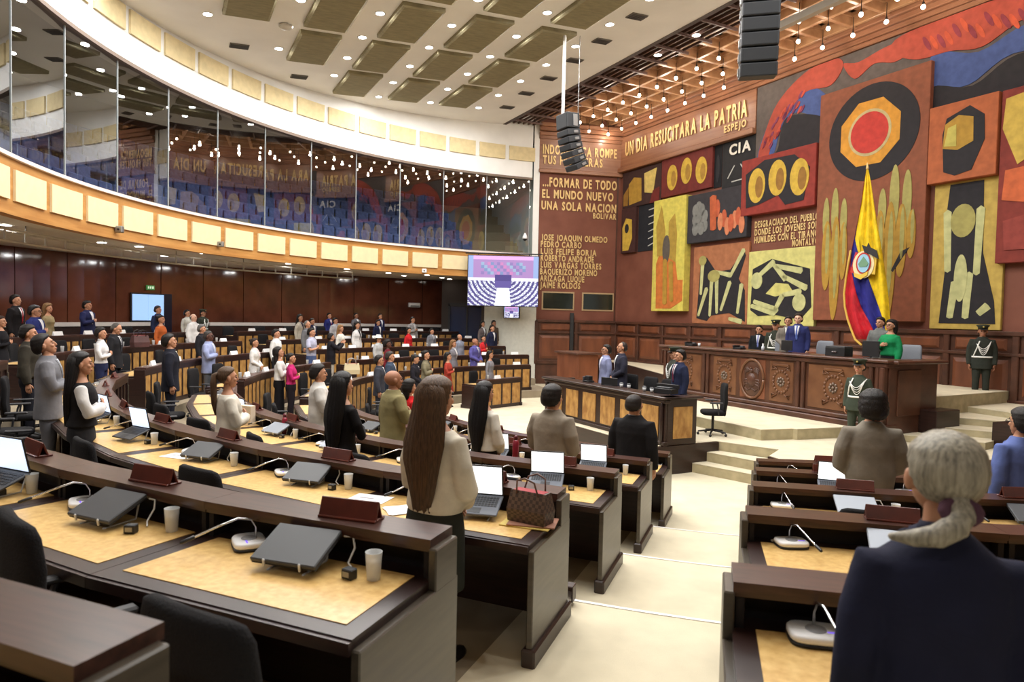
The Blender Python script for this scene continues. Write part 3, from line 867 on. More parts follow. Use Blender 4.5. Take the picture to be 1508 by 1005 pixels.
def coffer_mesh():
    mb = MB()
    for k, (h, z0, z1) in enumerate(((.44, 8.70, 8.80), (.30, 8.80, 8.90), (.16, 8.88, 8.97))):
        for s in (-1, 1):
            mb.box(s*h-.07, s*h+.07, -h-.07, h+.07, z0, z1); mb.box(-h-.07, h+.07, s*h-.07, s*h+.07, z0, z1)
    return mb.mesh('coffer_frame', M_coff)
cfm = coffer_mesh()
for i in range(3):
    for j in range(31):
        o = ob('coffer_frame', cfm, coff, T=TCW @ Matrix.Translation((14.86+1.02*i+.02, 25.6-1.0*j, 0)))
bm_ = MB(); bm_.ell((0, 0, 0), (.055, .055, .06), 12, 8); bulbm = bm_.mesh('bulb', M_bulb, True)
bm_ = MB(); bm_.lathe([(.03, .05), (.032, .11), (.012, .13), (.008, .50)], 8); rodm = bm_.mesh('holder', M_blackp, True)
for i, (c, w0) in enumerate(((17.15, 24.5), (16.2, 24.55), (15.15, 23.65))):
    for j in range(20):
        w = w0-.985*j
        t = thing('ceiling_bulb', 'bare glowing bulb, %s from the left, %s row from the mural' % (nth(j+1), nth(i+1)), 'light bulb', cw(c-.03*j*.5, w, 8.0), group='bare bulbs under the coffers')
        ob('bulb', bulbm, t); ob('holder', rodm, t)
        if (j+i) % 2 == 0:
            l = bpy.data.lights.new('bulb_light', 'POINT'); l.energy = 20; l.color = (1, .90, .78); l.shadow_soft_size = .06
            lo = bpy.data.objects.new('bulb_light', l); C.objects.link(lo); lo.location = cw(c-.03*j*.5, w, 7.88)
# ceiling acoustic panels, downlights, vents
SL = Matrix.Rotation(-math.atan(.06), 4, 'Y')
def ceilT(c, w, dz=0):
    p = cw(c, w); return Matrix.Translation((p.x, p.y, ceil_z(p.x, p.y)+dz)) @ TCW @ SL
mb = MB()
mb.loft([[(-.56, -1.14, 0), (.56, -1.14, 0), (.56, 1.14, 0), (-.56, 1.14, 0)], [(-.56, -1.14, -.10), (.56, -1.14, -.10), (.56, 1.14, -.10), (-.56, 1.14, -.10)], [(-.50, -1.08, -.13), (.50, -1.08, -.13), (.50, 1.08, -.13), (-.50, 1.08, -.13)]])
acm = mb.mesh('acoustic_panel', M_acou)
q = 0
for i in range(10):
    for j in range(9):
        c = 9.75-1.965*i; w = 22.95-2.72*j
        p = cw(c, w); 
        if (p.xy-CB.xy).length > 12.75 or c < -2.5: continue
        q += 1
        o = ob('ceiling_panel', acm, T=ceilT(c, w)); tag(o, 'olive acoustic ceiling panel, %s from far end, %s line from timber grille' % (nth(j+1), nth(i+1)), 'ceiling panel', 'acoustic panels on the ceiling')
mb = MB(); mb.lathe([(.135, -.012), (.13, 0), (.10, 0), (.10, -.006)], 20); ringm = mb.mesh('trim_ring', mat('lamp_ring', (235, 235, 232), .5), True)
mb = MB(); mb.lathe([(.108, -.016), (.108, -.006)], 20); discm = mb.mesh('lamp', M_lampon)
for i in range(8):
    for j in range(14):
        c = 10.85-1.965*i; w = 25.9-1.722*j
        p = cw(c, w)
        if (p.xy-CB.xy).length > 13.75: continue
        T = ceilT(c, w, -.002)
        t = thing('downlight', 'recessed ceiling downlight, %s from far end, %s line from timber grille' % (nth(j+1), nth(i+1)), 'ceiling light', T=T, group='recessed downlights in the white ceiling')
        ob('trim_ring', ringm, t); ob('lamp', discm, t)
        area('downlight_lamp', T.translation-Vector((0, 0, .05)), .2, LAMP_W)
for j, (c, w) in enumerate(((13.6, 16.9), (13.6, 15.2))):
    t = thing('downlight', ('bright round downlight in the dark timber grille, further from the camera', 'bright round downlight in the dark timber grille, nearer the hanging speaker')[j], 'ceiling light', T=Matrix.Translation(cw(c, w, 8.2)))
    ob('trim_ring', ringm, t); ob('lamp', discm, t); area('downlight_lamp', cw(c, w, 8.12), .2, LAMP_W)
mb = MB(); mb.bbox(-.26, .26, -.17, .17, -.03, 0, .008)
ventf = mb.mesh('frame', mat('vent_frame', (110, 104, 98), .5))
mb = MB()
for i in range(6): mb.box(-.24, .24, -.14+.052*i, -.125+.052*i, -.045, -.02)
vents = mb.mesh('slats', mat('vent_slat', (70, 66, 64), .5))
for j, (c, w, s) in enumerate(((11.34, 16.65, ''), (11.47, 18.32, ''), (11.59, 20.11, ''), (11.69, 21.87, ''), (11.85, 23.71, ''), (11.21, 14.84, ''), (1.95, 20.95, ''), (3.95, 23.0, ''))):
    lab = ['third from the camera', 'fourth from the camera', 'fifth from the camera', 'sixth from the camera', 'farthest of the six', 'second nearest the camera'][j] if j < 6 else ''
    t = thing('air_vent', ('dark air vent in the line beside the timber grille, '+lab) if j < 6 else ('dark air vent near the curved white frieze, nearer the camera', 'dark air vent near the curved white frieze, farther from the camera')[j-6], 'vent', T=ceilT(c, w, -.001))
    ob('frame', ventf, t); ob('slats', vents, t)
mb = MB(); mb.lathe([(.17, 0), (.17, -.05), (.12, -.10), (.02, -.11)], 20)
o = ob('smoke_detector', mb.mesh('smoke_detector', mat('off_white_plastic', (206, 200, 190), .5), True), T=Matrix.Translation(at_z(420.5, 37.5, 7.55))); tag(o, 'round pale smoke detector on the white ceiling', 'smoke detector')
# lamps under the balcony
for j, (px, py) in enumerate(((8, 331), (150, 357), (205, 363), (300, 373), (242, 377), (350, 387), (425, 388), (511, 396), (572, 402), (595, 406), (629, 405), (651, 409), (662, 411))):
    p = at_z(px, py, 1.735)
    t = thing('downlight', 'small round downlight in the balcony soffit, %s from the left' % nth(j+1), 'ceiling light', p, group='downlights under the balcony')
    ob('trim_ring', ringm, t); ob('lamp', discm, t)
for j in range(26):
    a = -30+7*j
    area('balcony_lamp', pol(CB, 17.2, a, 1.70), .25, UNDER_W*(.35 if a < 45 else 1))

for j in range(9):
    area('gallery_fill', pol(CB, 18.5, 72+11*j, 7.5), .3, 5)  # added fill without fixtures, brightens the dim gallery seats
# ================================================================= desks
UA = 1.42
DD = .76
def unitT(r, phi, z): 
    p = pol(CS, r, phi, z)
    return Matrix.Translation(p) @ Matrix.Rotation(-R(phi), 4, 'Z')
def trap(mb, y0, y1, w, r, z0, z1, inset=0, b=0):
    # slab whose sides follow the radial lines; y runs towards the centre, rail front at y=0
    f = lambda y: (w/2)*(r-y)/(r+DD)-inset
    vs = [(-f(y0), y0, z0), (f(y0), y0, z0), (f(y1), y1, z0), (-f(y1), y1, z0), (-f(y0), y0, z1), (f(y0), y0, z1), (f(y1), y1, z1), (-f(y1), y1, z1)]
    mb.add(vs, [(0, 3, 2, 1), (4, 5, 6, 7), (0, 1, 5, 4), (1, 2, 6, 5), (2, 3, 7, 6), (3, 0, 4, 7)])
    return mb
UM = {}
def unit_meshes(k, w, near):
    key = (k, round(w, 3), near)
    if key in UM: return UM[key]
    r = rr(k); d = {}
    mb = MB(); trap(mb, -DD, -.03, w, r, .700, .748, .002); trap(mb, -DD-.02, -DD+.02, w, r, .695, .742, .002)
    d['tabletop'] = mb.mesh('tabletop', M_dark)
    mb = MB(); trap(mb, -DD+.085, -.17, w, r, .746, .7515, .085); d['table_inlay'] = mb.mesh('table_inlay', M_burl)
    mb = MB(); trap(mb, -.185, .03, w, r, .885, .925, .001); trap(mb, -.175, .02, w, r, .868, .886, .004)
    d['rail'] = mb.mesh('rail', M_rail)
    mb = MB(); trap(mb, -.06, -.03, w, r, .748, .885, .002)
    for s in (-1, 1):
        x = s*((w/2)*(r)/(r+DD)-.02); mb.box(x-.015, x+.015, -.165, -.05, .748, .886)
    d['rail_back'] = mb.mesh('rail_back', M_black)
    mb = MB(); trap(mb, -.035, -.012, w, r, -.24, .885, .001); 
    d['modesty_board'] = mb.mesh('modesty_board', M_dark)
    f = (w/2)*r/(r+DD)
    mb = MB()
    npan = 4
    pw = 2*f/npan
    mb.box(-f+.002, f-.002, -.012, .014, .76, .885); mb.box(-f+.002, f-.002, -.012, .014, -.02, .11); mb.box(-f+.002, f-.002, -.012, .018, -.24, -.02)
    for i in range(npan+1):
        x = -f+pw*i; ww = .035
        mb.box(max(x-ww, -f+.002), min(x+ww, f-.002), -.012, .014, .11, .76)
    d['front_frame'] = mb.mesh('front_frame', M_dark)
    mb = MB(); mb.box(-pw/2+.03, pw/2-.03, -.010, .004, .11, .76); d['burl_panel'] = mb.mesh('burl_panel', M_burlp)
    d['px'] = [-f+pw*(i+.5) for i in range(npan)]
    mb = MB()
    x = (w/2)*(r+DD*.6)/(r+DD)
    mb.box(-x+.01, -x+.04, -DD+.14, -.04, 0, .70); d['leg_panel'] = mb.mesh('leg_panel', M_dark)
    mb = MB(); mb.bbox(-.02, .02, -DD-.0, .03, -.02, .71, .006); mb.bbox(-.02, .02, -.19, .02, .70, .888, .006); d['end_panel'] = mb.mesh('end_panel', M_end)
    mb = MB(); mb.bbox(-.045, .045, -DD-.02, .05, -.01, .11, .012); d['plinth'] = mb.mesh('plinth', M_dark)
    UM[key] = d
    return d
UNITS = []
def edge(phi, off, r): return phi+math.degrees(math.asin(off/r))
def aisles(block, k):
    r = rr(k)+.38
    if block == 'L': return edge(20.7, -.06 if k == 0 else 0, r), edge(69.2, .5, r)
    if block == 'R': return -30, edge(20.9, -1.29, r)
    if block == 'M': return edge(69.2, 1.83, r), edge(118, -1.83, r)
    if block == 'F':
        e = {5: 140, 4: 152, 3: 157, 2: 156, 1: 155, 0: 153}[k]
        return (125.5 if k == 5 else edge(118, -.5, r)), e
def row_name(block, k):
    if block in ('L', 'R'): return {0: 'rearmost row', 1: 'nearest row', 2: 'second row', 3: 'third row', 4: 'fourth row', 5: 'front row'}[k]
    return {5: 'front row', 4: 'second row', 3: 'third row', 2: 'fourth row', 1: 'fifth row', 0: 'back row'}[k]
BN = {'L': 'near left', 'R': 'right side', 'M': 'far left', 'F': 'far centre'}
for block, ks in (('L', range(0, 6)), ('R', range(1, 6)), ('M', range(0, 6)), ('F', range(0, 6))):
    for k in ks:
        a0, a1 = aisles(block, k)
        ro = rr(k)+DD
        n = max(1, round(R(a1-a0)*ro/UA))
        if block == 'R': n = max(1, int(R(a1-a0)*ro/UA))
        da = (a1-a0)/n
        w = 2*ro*math.tan(R(da)/2)
        d = unit_meshes(k, w, block in 'LR')
        for i in range(n):
            # index 1 is the unit beside the main aisle for L and R, the left-most unit for M and F
            if block == 'L': a = a0+da*(i+.5)
            elif block == 'R': a = a1-da*(i+.5)
            else: a = a0+da*(i+.5)
            T = unitT(rr(k), a, fl(k))
            pos = 'aisle end' if i == 0 and block in 'LR' else '%s from %s' % (nth(i+1), 'aisle' if block in 'LR' else 'left')
            u = thing('desk', 'dark wood desk with burl veneer, %s, %s %s' % (pos, BN[block], row_name(block, k)), 'desk', T=T, group='delegate desks of the '+BN[block])
            for nm in ('tabletop', 'table_inlay', 'rail', 'rail_back', 'modesty_board', 'front_frame', 'leg_panel'): ob(nm, d[nm], u)
            if block in 'MF' or i < 2:
                for x in d['px']: ob('burl_panel', d['burl_panel'], u, loc=(x, .002, 0))
            s0 = 1 if block in 'LM' and False else 1
            xe = (w/2)*(rr(k)+.38)/(ro)
            ang = math.atan((w/2)/ro)
            # local +x points to smaller phi
            ends = []
            if block == 'L':
                if i == 0: ends.append(1)
                if i == n-1: ends.append(-1)
            elif block == 'R':
                if i == 0: ends.append(-1)
            else:
                if i == 0: ends.append(1)
                if i == n-1: ends.append(-1)
            for s in ends:
                Te = Matrix.Translation((s*(xe+.014), 0, 0)) @ Matrix.Rotation(-s*ang*-1*1.0, 4, 'Z')
                # rotate about the middle of the depth
                Te = Matrix.Translation((s*(xe+.012), -.38, 0)) @ Matrix.Rotation(s*ang, 4, 'Z') @ Matrix.Translation((0, .38, 0))
                ob('end_panel', d['end_panel'], u, T=Te, m=M_end if block in 'LR' else M_dark); ob('plinth', d['plinth'], u, T=Te)
            UNITS.append(dict(b=block, k=k, i=i, n=n, a=a, T=T, w=w, pos=pos))
# ---------------------------------------------------------------- props
def P_mic():
    b = MB(); n = 28
    def rr_ring(a, bb, z):
        return [(a*math.copysign(abs(math.cos(t))**.5, math.cos(t)), bb*math.copysign(abs(math.sin(t))**.5, math.sin(t)), z) for t in [2*math.pi*i/n for i in range(n)]]
    b.loft([rr_ring(.088, .068, .012), rr_ring(.094, .074, .018), rr_ring(.094, .074, .032), rr_ring(.088, .068, .040)])
    d = {'base': b.mesh('base', M_micb, True)}
    b = MB(); b.loft([rr_ring(.094, .074, 0), rr_ring(.096, .076, .012)]); d['foot'] = b.mesh('foot', M_blackp, True)
    b = MB(); b.lathe([(.036, .038), (.036, .043), (.030, .044)], 18); d['speaker_disc'] = b.mesh('speaker_disc', mat('mic_grey', (150, 150, 152), .5), True)
    b = MB(); b.tube([(0, .03, .04), (0, .032, .09), (.004, .01, .13), (.01, -.05, .145), (.02, -.14, .12), (.035, -.25, .085)], .0055, 6); d['gooseneck'] = b.mesh('gooseneck', M_chrome, True)
    b = MB(); b.tube([(.034, -.245, .087), (.042, -.295, .073)], .0095, 8); d['tip'] = b.mesh('tip', M_blackp, True)
    b = MB(); b.box(.035, .075, -.022, -.014, .0405, .0415); d['indicator'] = b.mesh('indicator', mat('violet_indicator', (120, 90, 230), .4, emit=.8))
    return d
def P_laptop_closed(light):
    b = MB(); Tt = Matrix.Translation((0, -.12, .035)) @ Matrix.Rotation(R(24), 4, 'X')
    b.bbox(-.165, .165, 0, .235, 0, .022, .005, Tt)
    d = {'lid': b.mesh('lid', M_laptl if light else M_lapt)}
    b = MB(); b.bbox(-.163, .163, .002, .233, -.008, 0, .003, Tt); d['shell'] = b.mesh('shell', M_blackp)
    b = MB()
    for s in (-1, 1):
        b.tube([(s*.09, -.10, .0), (s*.09, .08, .005), (s*.09, .10, .095)], .006, 5)
        b.tube([(s*.09, -.125, .028), (s*.09, -.13, .055)], .006, 5)
    d['stand'] = b.mesh('stand', mat('stand_plastic', (210, 210, 210), .4), True)
    b = MB(); b.tube([(.17, .10, .12), (.215, .10, .12), (.235, .08, .08), (.22, .05, .02), (.26, .02, .008)], .005, 5); d['cable'] = b.mesh('cable', mat('white_cable', (222, 222, 220), .4), True)
    return d
def P_laptop_open(wh):
    Tt = Matrix.Translation((0, -.14, .03)) @ Matrix.Rotation(R(20), 4, 'X')
    b = MB(); b.bbox(-.165, .165, 0, .235, 0, .016, .005, Tt)
    d = {'base': b.mesh('base', M_lapt if not wh else mat('mid_laptop', (92, 98, 110), .45))}
    b = MB()
    for r in range(5):
        for q in range(13):
            x0 = -.142+q*.0222; y0 = .095+r*.0235; b.box(x0, x0+.018, y0, y0+.018, .016, .0185, Tt)
    b.box(-.045, .045, .015, .075, .016, .017, Tt)
    d['keyboard'] = b.mesh('keyboard', mat('laptop_keys', (40, 42, 48), .5))
    Ts = Tt @ Matrix.Translation((0, .232, .012)) @ Matrix.Rotation(R(82), 4, 'X')
    b = MB(); b.bbox(-.165, .165, 0, .225, -.010, 0, .003, Ts); d['screen_back'] = b.mesh('screen_back', M_blackp)
    b = MB(); b.box(-.156, .156, .012, .215, -.0008, .0012, Ts); d['screen'] = b.mesh('screen', M_scrw if wh else M_scr)
    b = MB()
    for s in (-1, 1): b.tube([(s*.1, -.12, .0), (s*.1, .06, .004), (s*.1, .09, .09)], .006, 5)
    d['stand'] = b.mesh('stand', mat('stand_plastic', (210, 210, 210), .4), True)
    return d
def P_cup():
    b = MB(); b.lathe([(.026, 0), (.028, .002), (.036, .118), (.037, .12), (.034, .12), (.026, .006)], 20, cap=False)
    d = {'cup_body': b.mesh('cup_body', M_cup, True)}
    b = MB(); b.lathe([(.025, .004), (.031, .085)], 18); d['water'] = b.mesh('water', mat('cloudy_water', (226, 226, 226), .2, alpha=.5), True)
    return d
def P_cube():
    b = MB(); b.bbox(-.028, .028, -.022, .022, 0, .044, .004)
    d = {'socket_box': b.mesh('socket_box', M_blackp)}
    b = MB(); b.box(-.018, .018, -.024, -.0215, .012, .034); d['socket'] = b.mesh('socket', M_metal)
    return d
def P_placard():
    b = MB(); T1 = Matrix.Rotation(R(-18), 4, 'X')
    b.bbox(-.15, .15, -.008, .008, 0, .095, .003, Matrix.Translation((0, -.03, 0)) @ T1)
    d = {'back_board': b.mesh('back_board', M_plac)}
    b = MB(); b.bbox(-.15, .15, -.045, .055, 0, .012, .003); b.bbox(-.15, .15, -.006, .006, 0, .095, .003, Matrix.Translation((0, .03, 0)) @ Matrix.Rotation(R(20), 4, 'X')); d['foot_board'] = b.mesh('foot_board', M_plac)
    return d
def P_card():
    b = MB(); b.loft([[(-.15, -.035, 0), (.15, -.035, 0), (.15, .035, 0), (-.15, .035, 0)], [(-.15, -.004, .10), (.15, -.004, .10), (.15, .004, .10), (-.15, .004, .10)]])
    return {'card': b.mesh('card', M_paper)}
def P_chair():
    d = {}
    b = MB()
    rings = []
    for z, hw, y, t in ((.50, .19, -.205, .03), (.53, .215, -.215, .035), (.70, .235, -.235, .04), (.90, .235, -.225, .04), (1.02, .225, -.235, .035), (1.06, .205, -.24, .028), (1.075, .17, -.242, .016)):
        rg = []
        for i in range(20):
            a = 2*math.pi*i/20; x = hw*math.copysign(abs(math.cos(a))**.35, math.cos(a)); yy = t*math.copysign(abs(math.sin(a))**.6, math.sin(a))
            rg.append((x, y+yy+.9*x*x*.6, z))
        rings.append(rg)
    b.loft(rings); d['backrest'] = b.mesh('backrest', M_chair, True)
    b = MB()
    b.eloft([(0, 0, .42, .20, .20), (0, 0, .44, .24, .24), (0, 0, .49, .245, .245), (0, 0, .515, .22, .22)], 24, 4); d['seat'] = b.mesh('seat', M_chair, True)
    b = MB(); b.tube([(-.20, -.06, .45), (-.27, -.06, .46), (-.275, -.04, .62), (-.275, -.02, .68)], .014, 6); b.bbox(-.305, -.245, -.14, .12, .675, .705, .01); d['armrest'] = b.mesh('armrest', mat('armrest_plastic', (46, 46, 50), .5), False)
    b = MB(); b.tube([(.20, -.06, .45), (.27, -.06, .46), (.275, -.04, .62), (.275, -.02, .68)], .014, 6); b.bbox(.245, .305, -.14, .12, .675, .705, .01); d['armrest.r'] = b.mesh('armrest', mat('armrest_plastic', (46, 46, 50), .5), False)
    b = MB(); b.tube([(0, 0, .10), (0, 0, .43)], .028, 10); b.bbox(-.03, .03, -.24, -.02, .40, .43, .005); b.tube([(0, -.235, .41), (0, -.26, .60)], .02, 6); d['column'] = b.mesh('column', M_blackp, True)
    b = MB()
    for i in range(5):
        a = 2*math.pi*i/5+.3; ca, sa = math.cos(a), math.sin(a)
        b.tube([(0, 0, .11), (.28*ca, .28*sa, .075)], [.028, .016], 6)
        b.ell((.29*ca, .29*sa, .03), (.03, .03, .03), 8, 6)
    d['star_base'] = b.mesh('star_base', M_blackp, True)
    return d
PM = dict(mic=P_mic(), closed=P_laptop_closed(False), closedl=P_laptop_closed(True), open=P_laptop_open(False), openw=P_laptop_open(True), cup=P_cup(), cube=P_cube(), plac=P_placard(), card=P_card(), chair=P_chair())
def put(kind, name, label, cat, T, group=None):
    d = PM[kind]
    t = thing(name, label, cat, T=T, group=group)
    for nm, me in d.items(): ob(nm.split('.')[0], me, t)
    return t
L4 = lambda x, y, z, rz=0: Matrix.Translation((x, y, z)) @ Matrix.Rotation(R(rz), 4, 'Z')
rnd = random.Random(11)
OPEN = {('L', 1, 2): 'open', ('L', 2, 0): 'openw', ('L', 3, 0): 'openw', ('L', 4, 0): 'openw', ('L', 5, 0): 'open', ('L', 2, 3): 'open', ('L', 2, 4): 'open', ('L', 3, 4): 'open', ('L', 4, 1): 'openw', ('R', 4, 0): 'openw', ('L', 3, 3): 'closedl', ('L', 3, 2): 'closedl', ('R', 2, 0): 'closedl', ('R', 3, 0): 'closedl'}
CHAIRS = []
for u in UNITS:
    b, k, i, T = u['b'], u['k'], u['i'], u['T']
    if i > 7 and b in 'R': continue
    where = '%s, %s %s' % (u['pos'], BN[b], row_name(b, k))
    j = lambda s: rnd.uniform(-s, s)
    # chair behind the desk
    ch = put('chair', 'office_chair', 'black office chair at desk %s' % where, 'chair', T @ L4(j(.12)+{('L', 1, 0): .56, ('L', 1, 1): .62}.get((b, k, i), 0), (-.86 if (b, k, i) == ('L', 1, 1) else -1.12)+j(.05), 0, j(14)), 'black office chairs of the '+BN[b])
    CHAIRS.append((ch, T.translation.copy(), u))
    if b in 'LR':
        if k == 0: continue
        put('plac', 'name_placard', 'reddish wooden placard on rail, desk %s' % where, 'name placard', T @ L4(.12+j(.04), -.08, .925, j(6)), 'wooden name placards')
        mx = -.40 if b == 'L' else -.42
        put('mic', 'desk_microphone', 'white gooseneck microphone, desk %s' % where, 'microphone', T @ L4(mx+(.05 if b == 'L' else -.04)+j(.02), -.205, .752, (-45+j(18)) if b == 'L' else 8+j(12)), 'white gooseneck desk microphones')
        kind = OPEN.get((b, k, i), 'closed')
        nm = {'open': 'dark laptop open with lit screen', 'openw': 'laptop open with bright white screen', 'closed': 'closed dark laptop on stand', 'closedl': 'closed silver laptop on stand'}[kind]
        ly = -.29 if kind.startswith('closed') else -.34
        put(kind, 'laptop', '%s, desk %s' % (nm, where), 'laptop', T @ L4((.05 if b == 'L' else .10)+j(.03)+{('L', 1, 2): .22, ('L', 2, 0): .16}.get((b, k, i), 0), ly, .752, 10+j(8) if b == 'L' else -6+j(6)), 'laptops on the desks')
        if (b, k, i) != ('L', 2, 0) and not (b == 'R' and i == 0 and k != 3):
            put('cup', 'plastic_cup', 'frosted plastic cup of water, desk %s' % where, 'cup', T @ L4(.45+j(.04), -.25+j(.04), .752), 'frosted cups of water')
        if rnd.random() < .8: put('cube', 'socket_box', 'small black socket box, desk %s' % where, 'socket box', T @ L4(.34+j(.03), -.34+j(.03), .752, j(30)), 'black socket boxes')
    else:
        put('card', 'name_card', 'white name card on rail, desk %s' % where, 'name card', T @ L4(j(.2), -.10, .925, j(8)), 'white name cards on the rails')
        if k > 0 and rnd.random() < .5: put('cup', 'plastic_cup', 'frosted plastic cup of water, desk %s' % where, 'cup', T @ L4(.40+j(.1), -.14, .925), 'frosted cups of water')
        if rnd.random() < .55: put('closed', 'laptop', 'closed dark laptop on stand, desk %s' % where, 'laptop', T @ L4(j(.15), -.36, .752, j(10)), 'laptops on the desks')
        if rnd.random() < .6: put('mic', 'desk_microphone', 'white gooseneck microphone, desk %s' % where, 'microphone', T @ L4(-.42, -.30, .752, j(30)), 'white gooseneck desk microphones')
# gallery seats
def P_seat():
    b = MB()
    b.bbox(-.235, .235, -.06, .03, .30, .86, .03); b.bbox(-.235, .235, -.03, .40, .36, .46, .03); b.box(-.03, .03, .05, .25, 0, .37)
    return b.mesh('gallery_seat', M_blue)
gs = P_seat()
for jr in range(6):
    r = 15.68+.9*jr
    da = math.degrees(.53/r); a = 84.0; q = 0
    while a < 159.0-jr*.6:
        # stair aisles
        if (100.5+jr*-1.6 < a < 104.5+jr*-1.6) or (154.0 < a and jr > -1): a += da; continue
        q += 1
        p = pol(CB, r, a, 2.42+.52*jr)
        o = ob('gallery_seat', gs, T=Matrix.Translation(p) @ Matrix.Rotation(-R(a), 4, 'Z'))
        tag(o, 'blue gallery seat behind the glass, %s from the left in the %s row' % (nth(q), nth(jr+1)), 'seat', 'blue seats of the public gallery')
        a += da
# ================================================================= dais, platforms, steps
ZB, ZA, ZP, ZG = -2.33, -2.11, -1.50, -1.78
def poly_cw(mb, pts, z0, z1): return mb.prism([tuple(cw(c, w).xy) for c, w in pts], z0, z1)
def plat(pts, z, name='floor'):
    mb = MB(); poly_cw(mb, pts, WELL-.05, z-.012); o = struct(name, mb, M_step)
    mb = MB(); poly_cw(mb, pts, z-.02, z); part('carpet_top', mb, M_carpet, o)
    return o
plat([(9.66, 9.86), (10.14, 8.77), (9.5, 8.42), (9.0, 6.0), (9.6, 2), (18.1, 0), (18.1, 16.5), (12.5, 17.2), (8.9, 14.6), (8.05, 14.3), (8.05, 9.86)], ZB)
mb = MB(); poly_cw(mb, [(8.03, 9.80), (9.66, 9.80), (9.66, 9.87), (8.1, 9.87), (8.1, 14.3), (8.03, 14.3)], WELL, ZB-.01)
struct('trim_40', mb, M_dark, label='dark wood face of the clerk platform')
mb = MB(); poly_cw(mb, [(9.46, 8.42), (9.5, 8.42), (9.0, 6.0), (9.6, 2), (9.56, 2), (8.95, 6.0)], WELL, ZB-.01); struct('trim_41', mb, M_dark)
for j, (ca, cb) in enumerate(((9.36, 9.72), (9.0, 9.42), (8.62, 9.12))):
    z = ZB-.183*(j+1)
    mb = MB(); poly_cw(mb, [(ca, 9.80), (cb, 8.42), (10.2, 8.5), (9.7, 9.80)], WELL-.02, z-.01); o = struct('floor', mb, M_step, label='carpeted step beside the clerk platform')
    mb = MB(); poly_cw(mb, [(ca, 9.80), (cb, 8.42), (10.2, 8.5), (9.7, 9.80)], z-.02, z); part('carpet_top', mb, M_carpet, o)
plat([(10.57, 14.4), (10.55, 9.58), (11.29, 9.44), (11.32, 9.36), (12.5, 9.2), (12.9, 9.2), (12.9, 15.0), (11.0, 14.6)], ZA)
# podium floor and side platforms
plat([(13.2, 8.6), (18.1, 8.9), (18.1, 15.6), (13.2, 15.5)], ZP)
plat([(15.0, 16.6), (14.9, 17.6), (16.6, 21.8), (17.3, 25.0), (18.1, 25.0), (18.1, 15.6), (16.2, 15.6)], ZG-.02)
plat([(16.2, 9.4), (16.0, 7.9), (15.4, 7.4), (15.6, 3.0), (18.1, 3.0), (18.1, 9.6)], ZG)
mb = MB(); poly_cw(mb, [(14.35, 7.35), (14.4, 5.5), (15.6, 5.5), (15.42, 7.35)], ZB, ZG-.05); struct('trim_42', mb, M_dark, label='dark wood end of the ramp')
mb = MB(); poly_cw(mb, [(14.86, 17.6), (14.9, 17.6), (16.6, 21.8), (17.3, 25.0), (17.26, 25.0), (16.56, 21.8)], WELL, ZG-.03); struct('trim_43', mb, M_dark)
for j, (c0, dz) in enumerate(((13.2, .14), (13.95, .28), (14.8, .42))):
    mb = MB(); poly_cw(mb, [(c0, 8.58), (c0+.75, 7.25), (16.3, 7.6), (16.1, 9.4), (14.6, 9.0), (14.4, 8.6)], WELL, ZB+dz-.01); o = struct('floor', mb, M_step, label='carpeted step up to the guard platform')
    mb = MB(); poly_cw(mb, [(c0, 8.58), (c0+.75, 7.25), (16.3, 7.6), (16.1, 9.4), (14.6, 9.0), (14.4, 8.6)], ZB+dz-.02, ZB+dz); part('carpet_top', mb, M_carpet, o)
# ---------------------------------------------------------------- podium bench
pod = thing('podium_bench', 'long carved dark wood presidential bench with medallion and rosettes', 'podium', cw(12.9, 12.0, ZA))
pod_i = pod.matrix_basis.copy()
PI_ = Matrix.Translation(-cw(12.9, 12.0, ZA))
def pb(name, c0, c1, w0, w1, z0, z1, m, b=.012, parent=None, label=None):
    mb = MB()
    T = PI_ @ TCW
    (mb.bbox(c0, c1, w0, w1, z0, z1, b, T) if b else mb.box(c0, c1, w0, w1, z0, z1, T))
    return part(name, mb, m, parent or pod, label=label)
M_pod = mat('carved_walnut', (92, 58, 40), .35, c2=(70, 42, 30), vscale=2.5, spec=.5)
M_podp = mat('walnut_field', (120, 80, 52), .38, c2=(96, 60, 38), vscale=3, spec=.5)
ZT = -.69
pb('body', 12.85, 13.2, 8.62, 15.3, ZB, ZT-.04, M_pod)
pb('top', 12.72, 13.55, 8.45, 15.4, ZT-.06, ZT, M_mahogd, .02)
pb('top_moulding', 12.78, 13.2, 8.5, 15.35, ZT-.16, ZT-.06, M_mahogd, .02)
pb('base_moulding', 12.70, 13.2, 8.5, 15.35, ZB, ZB+.34, M_mahogd, .02)
pb('base_moulding', 12.76, 13.2, 8.55, 15.33, ZB+.34, ZB+.44, M_mahogd, .02)
pb('side_panel', 12.9, 14.5, 8.52, 8.62, ZB, ZT-.06, M_mahogd)
pb('side_plinth', 13.9, 14.7, 8.15, 8.55, ZB, ZB+.62, M_dark)
pb('side_top', 12.9, 14.6, 8.35, 8.9, ZT-.08, ZT-.01, M_mahogd, .02)
pb('raised_field', 13.15, 13.9, 8.49, 8.53, ZB+.5, ZT-.2, M_pod)
for w in (10.5, 10.64, 13.5, 13.64, 8.72, 8.86, 15.05, 15.2):
    pb('pilaster', 12.79, 12.9, w-.045, w+.045, ZB+.4, ZT-.15, M_mahogd, .02)
pb('pilaster', 12.76, 12.9, 8.55, 8.66, ZB+.3, ZT-.15, M_mahogd, .02)
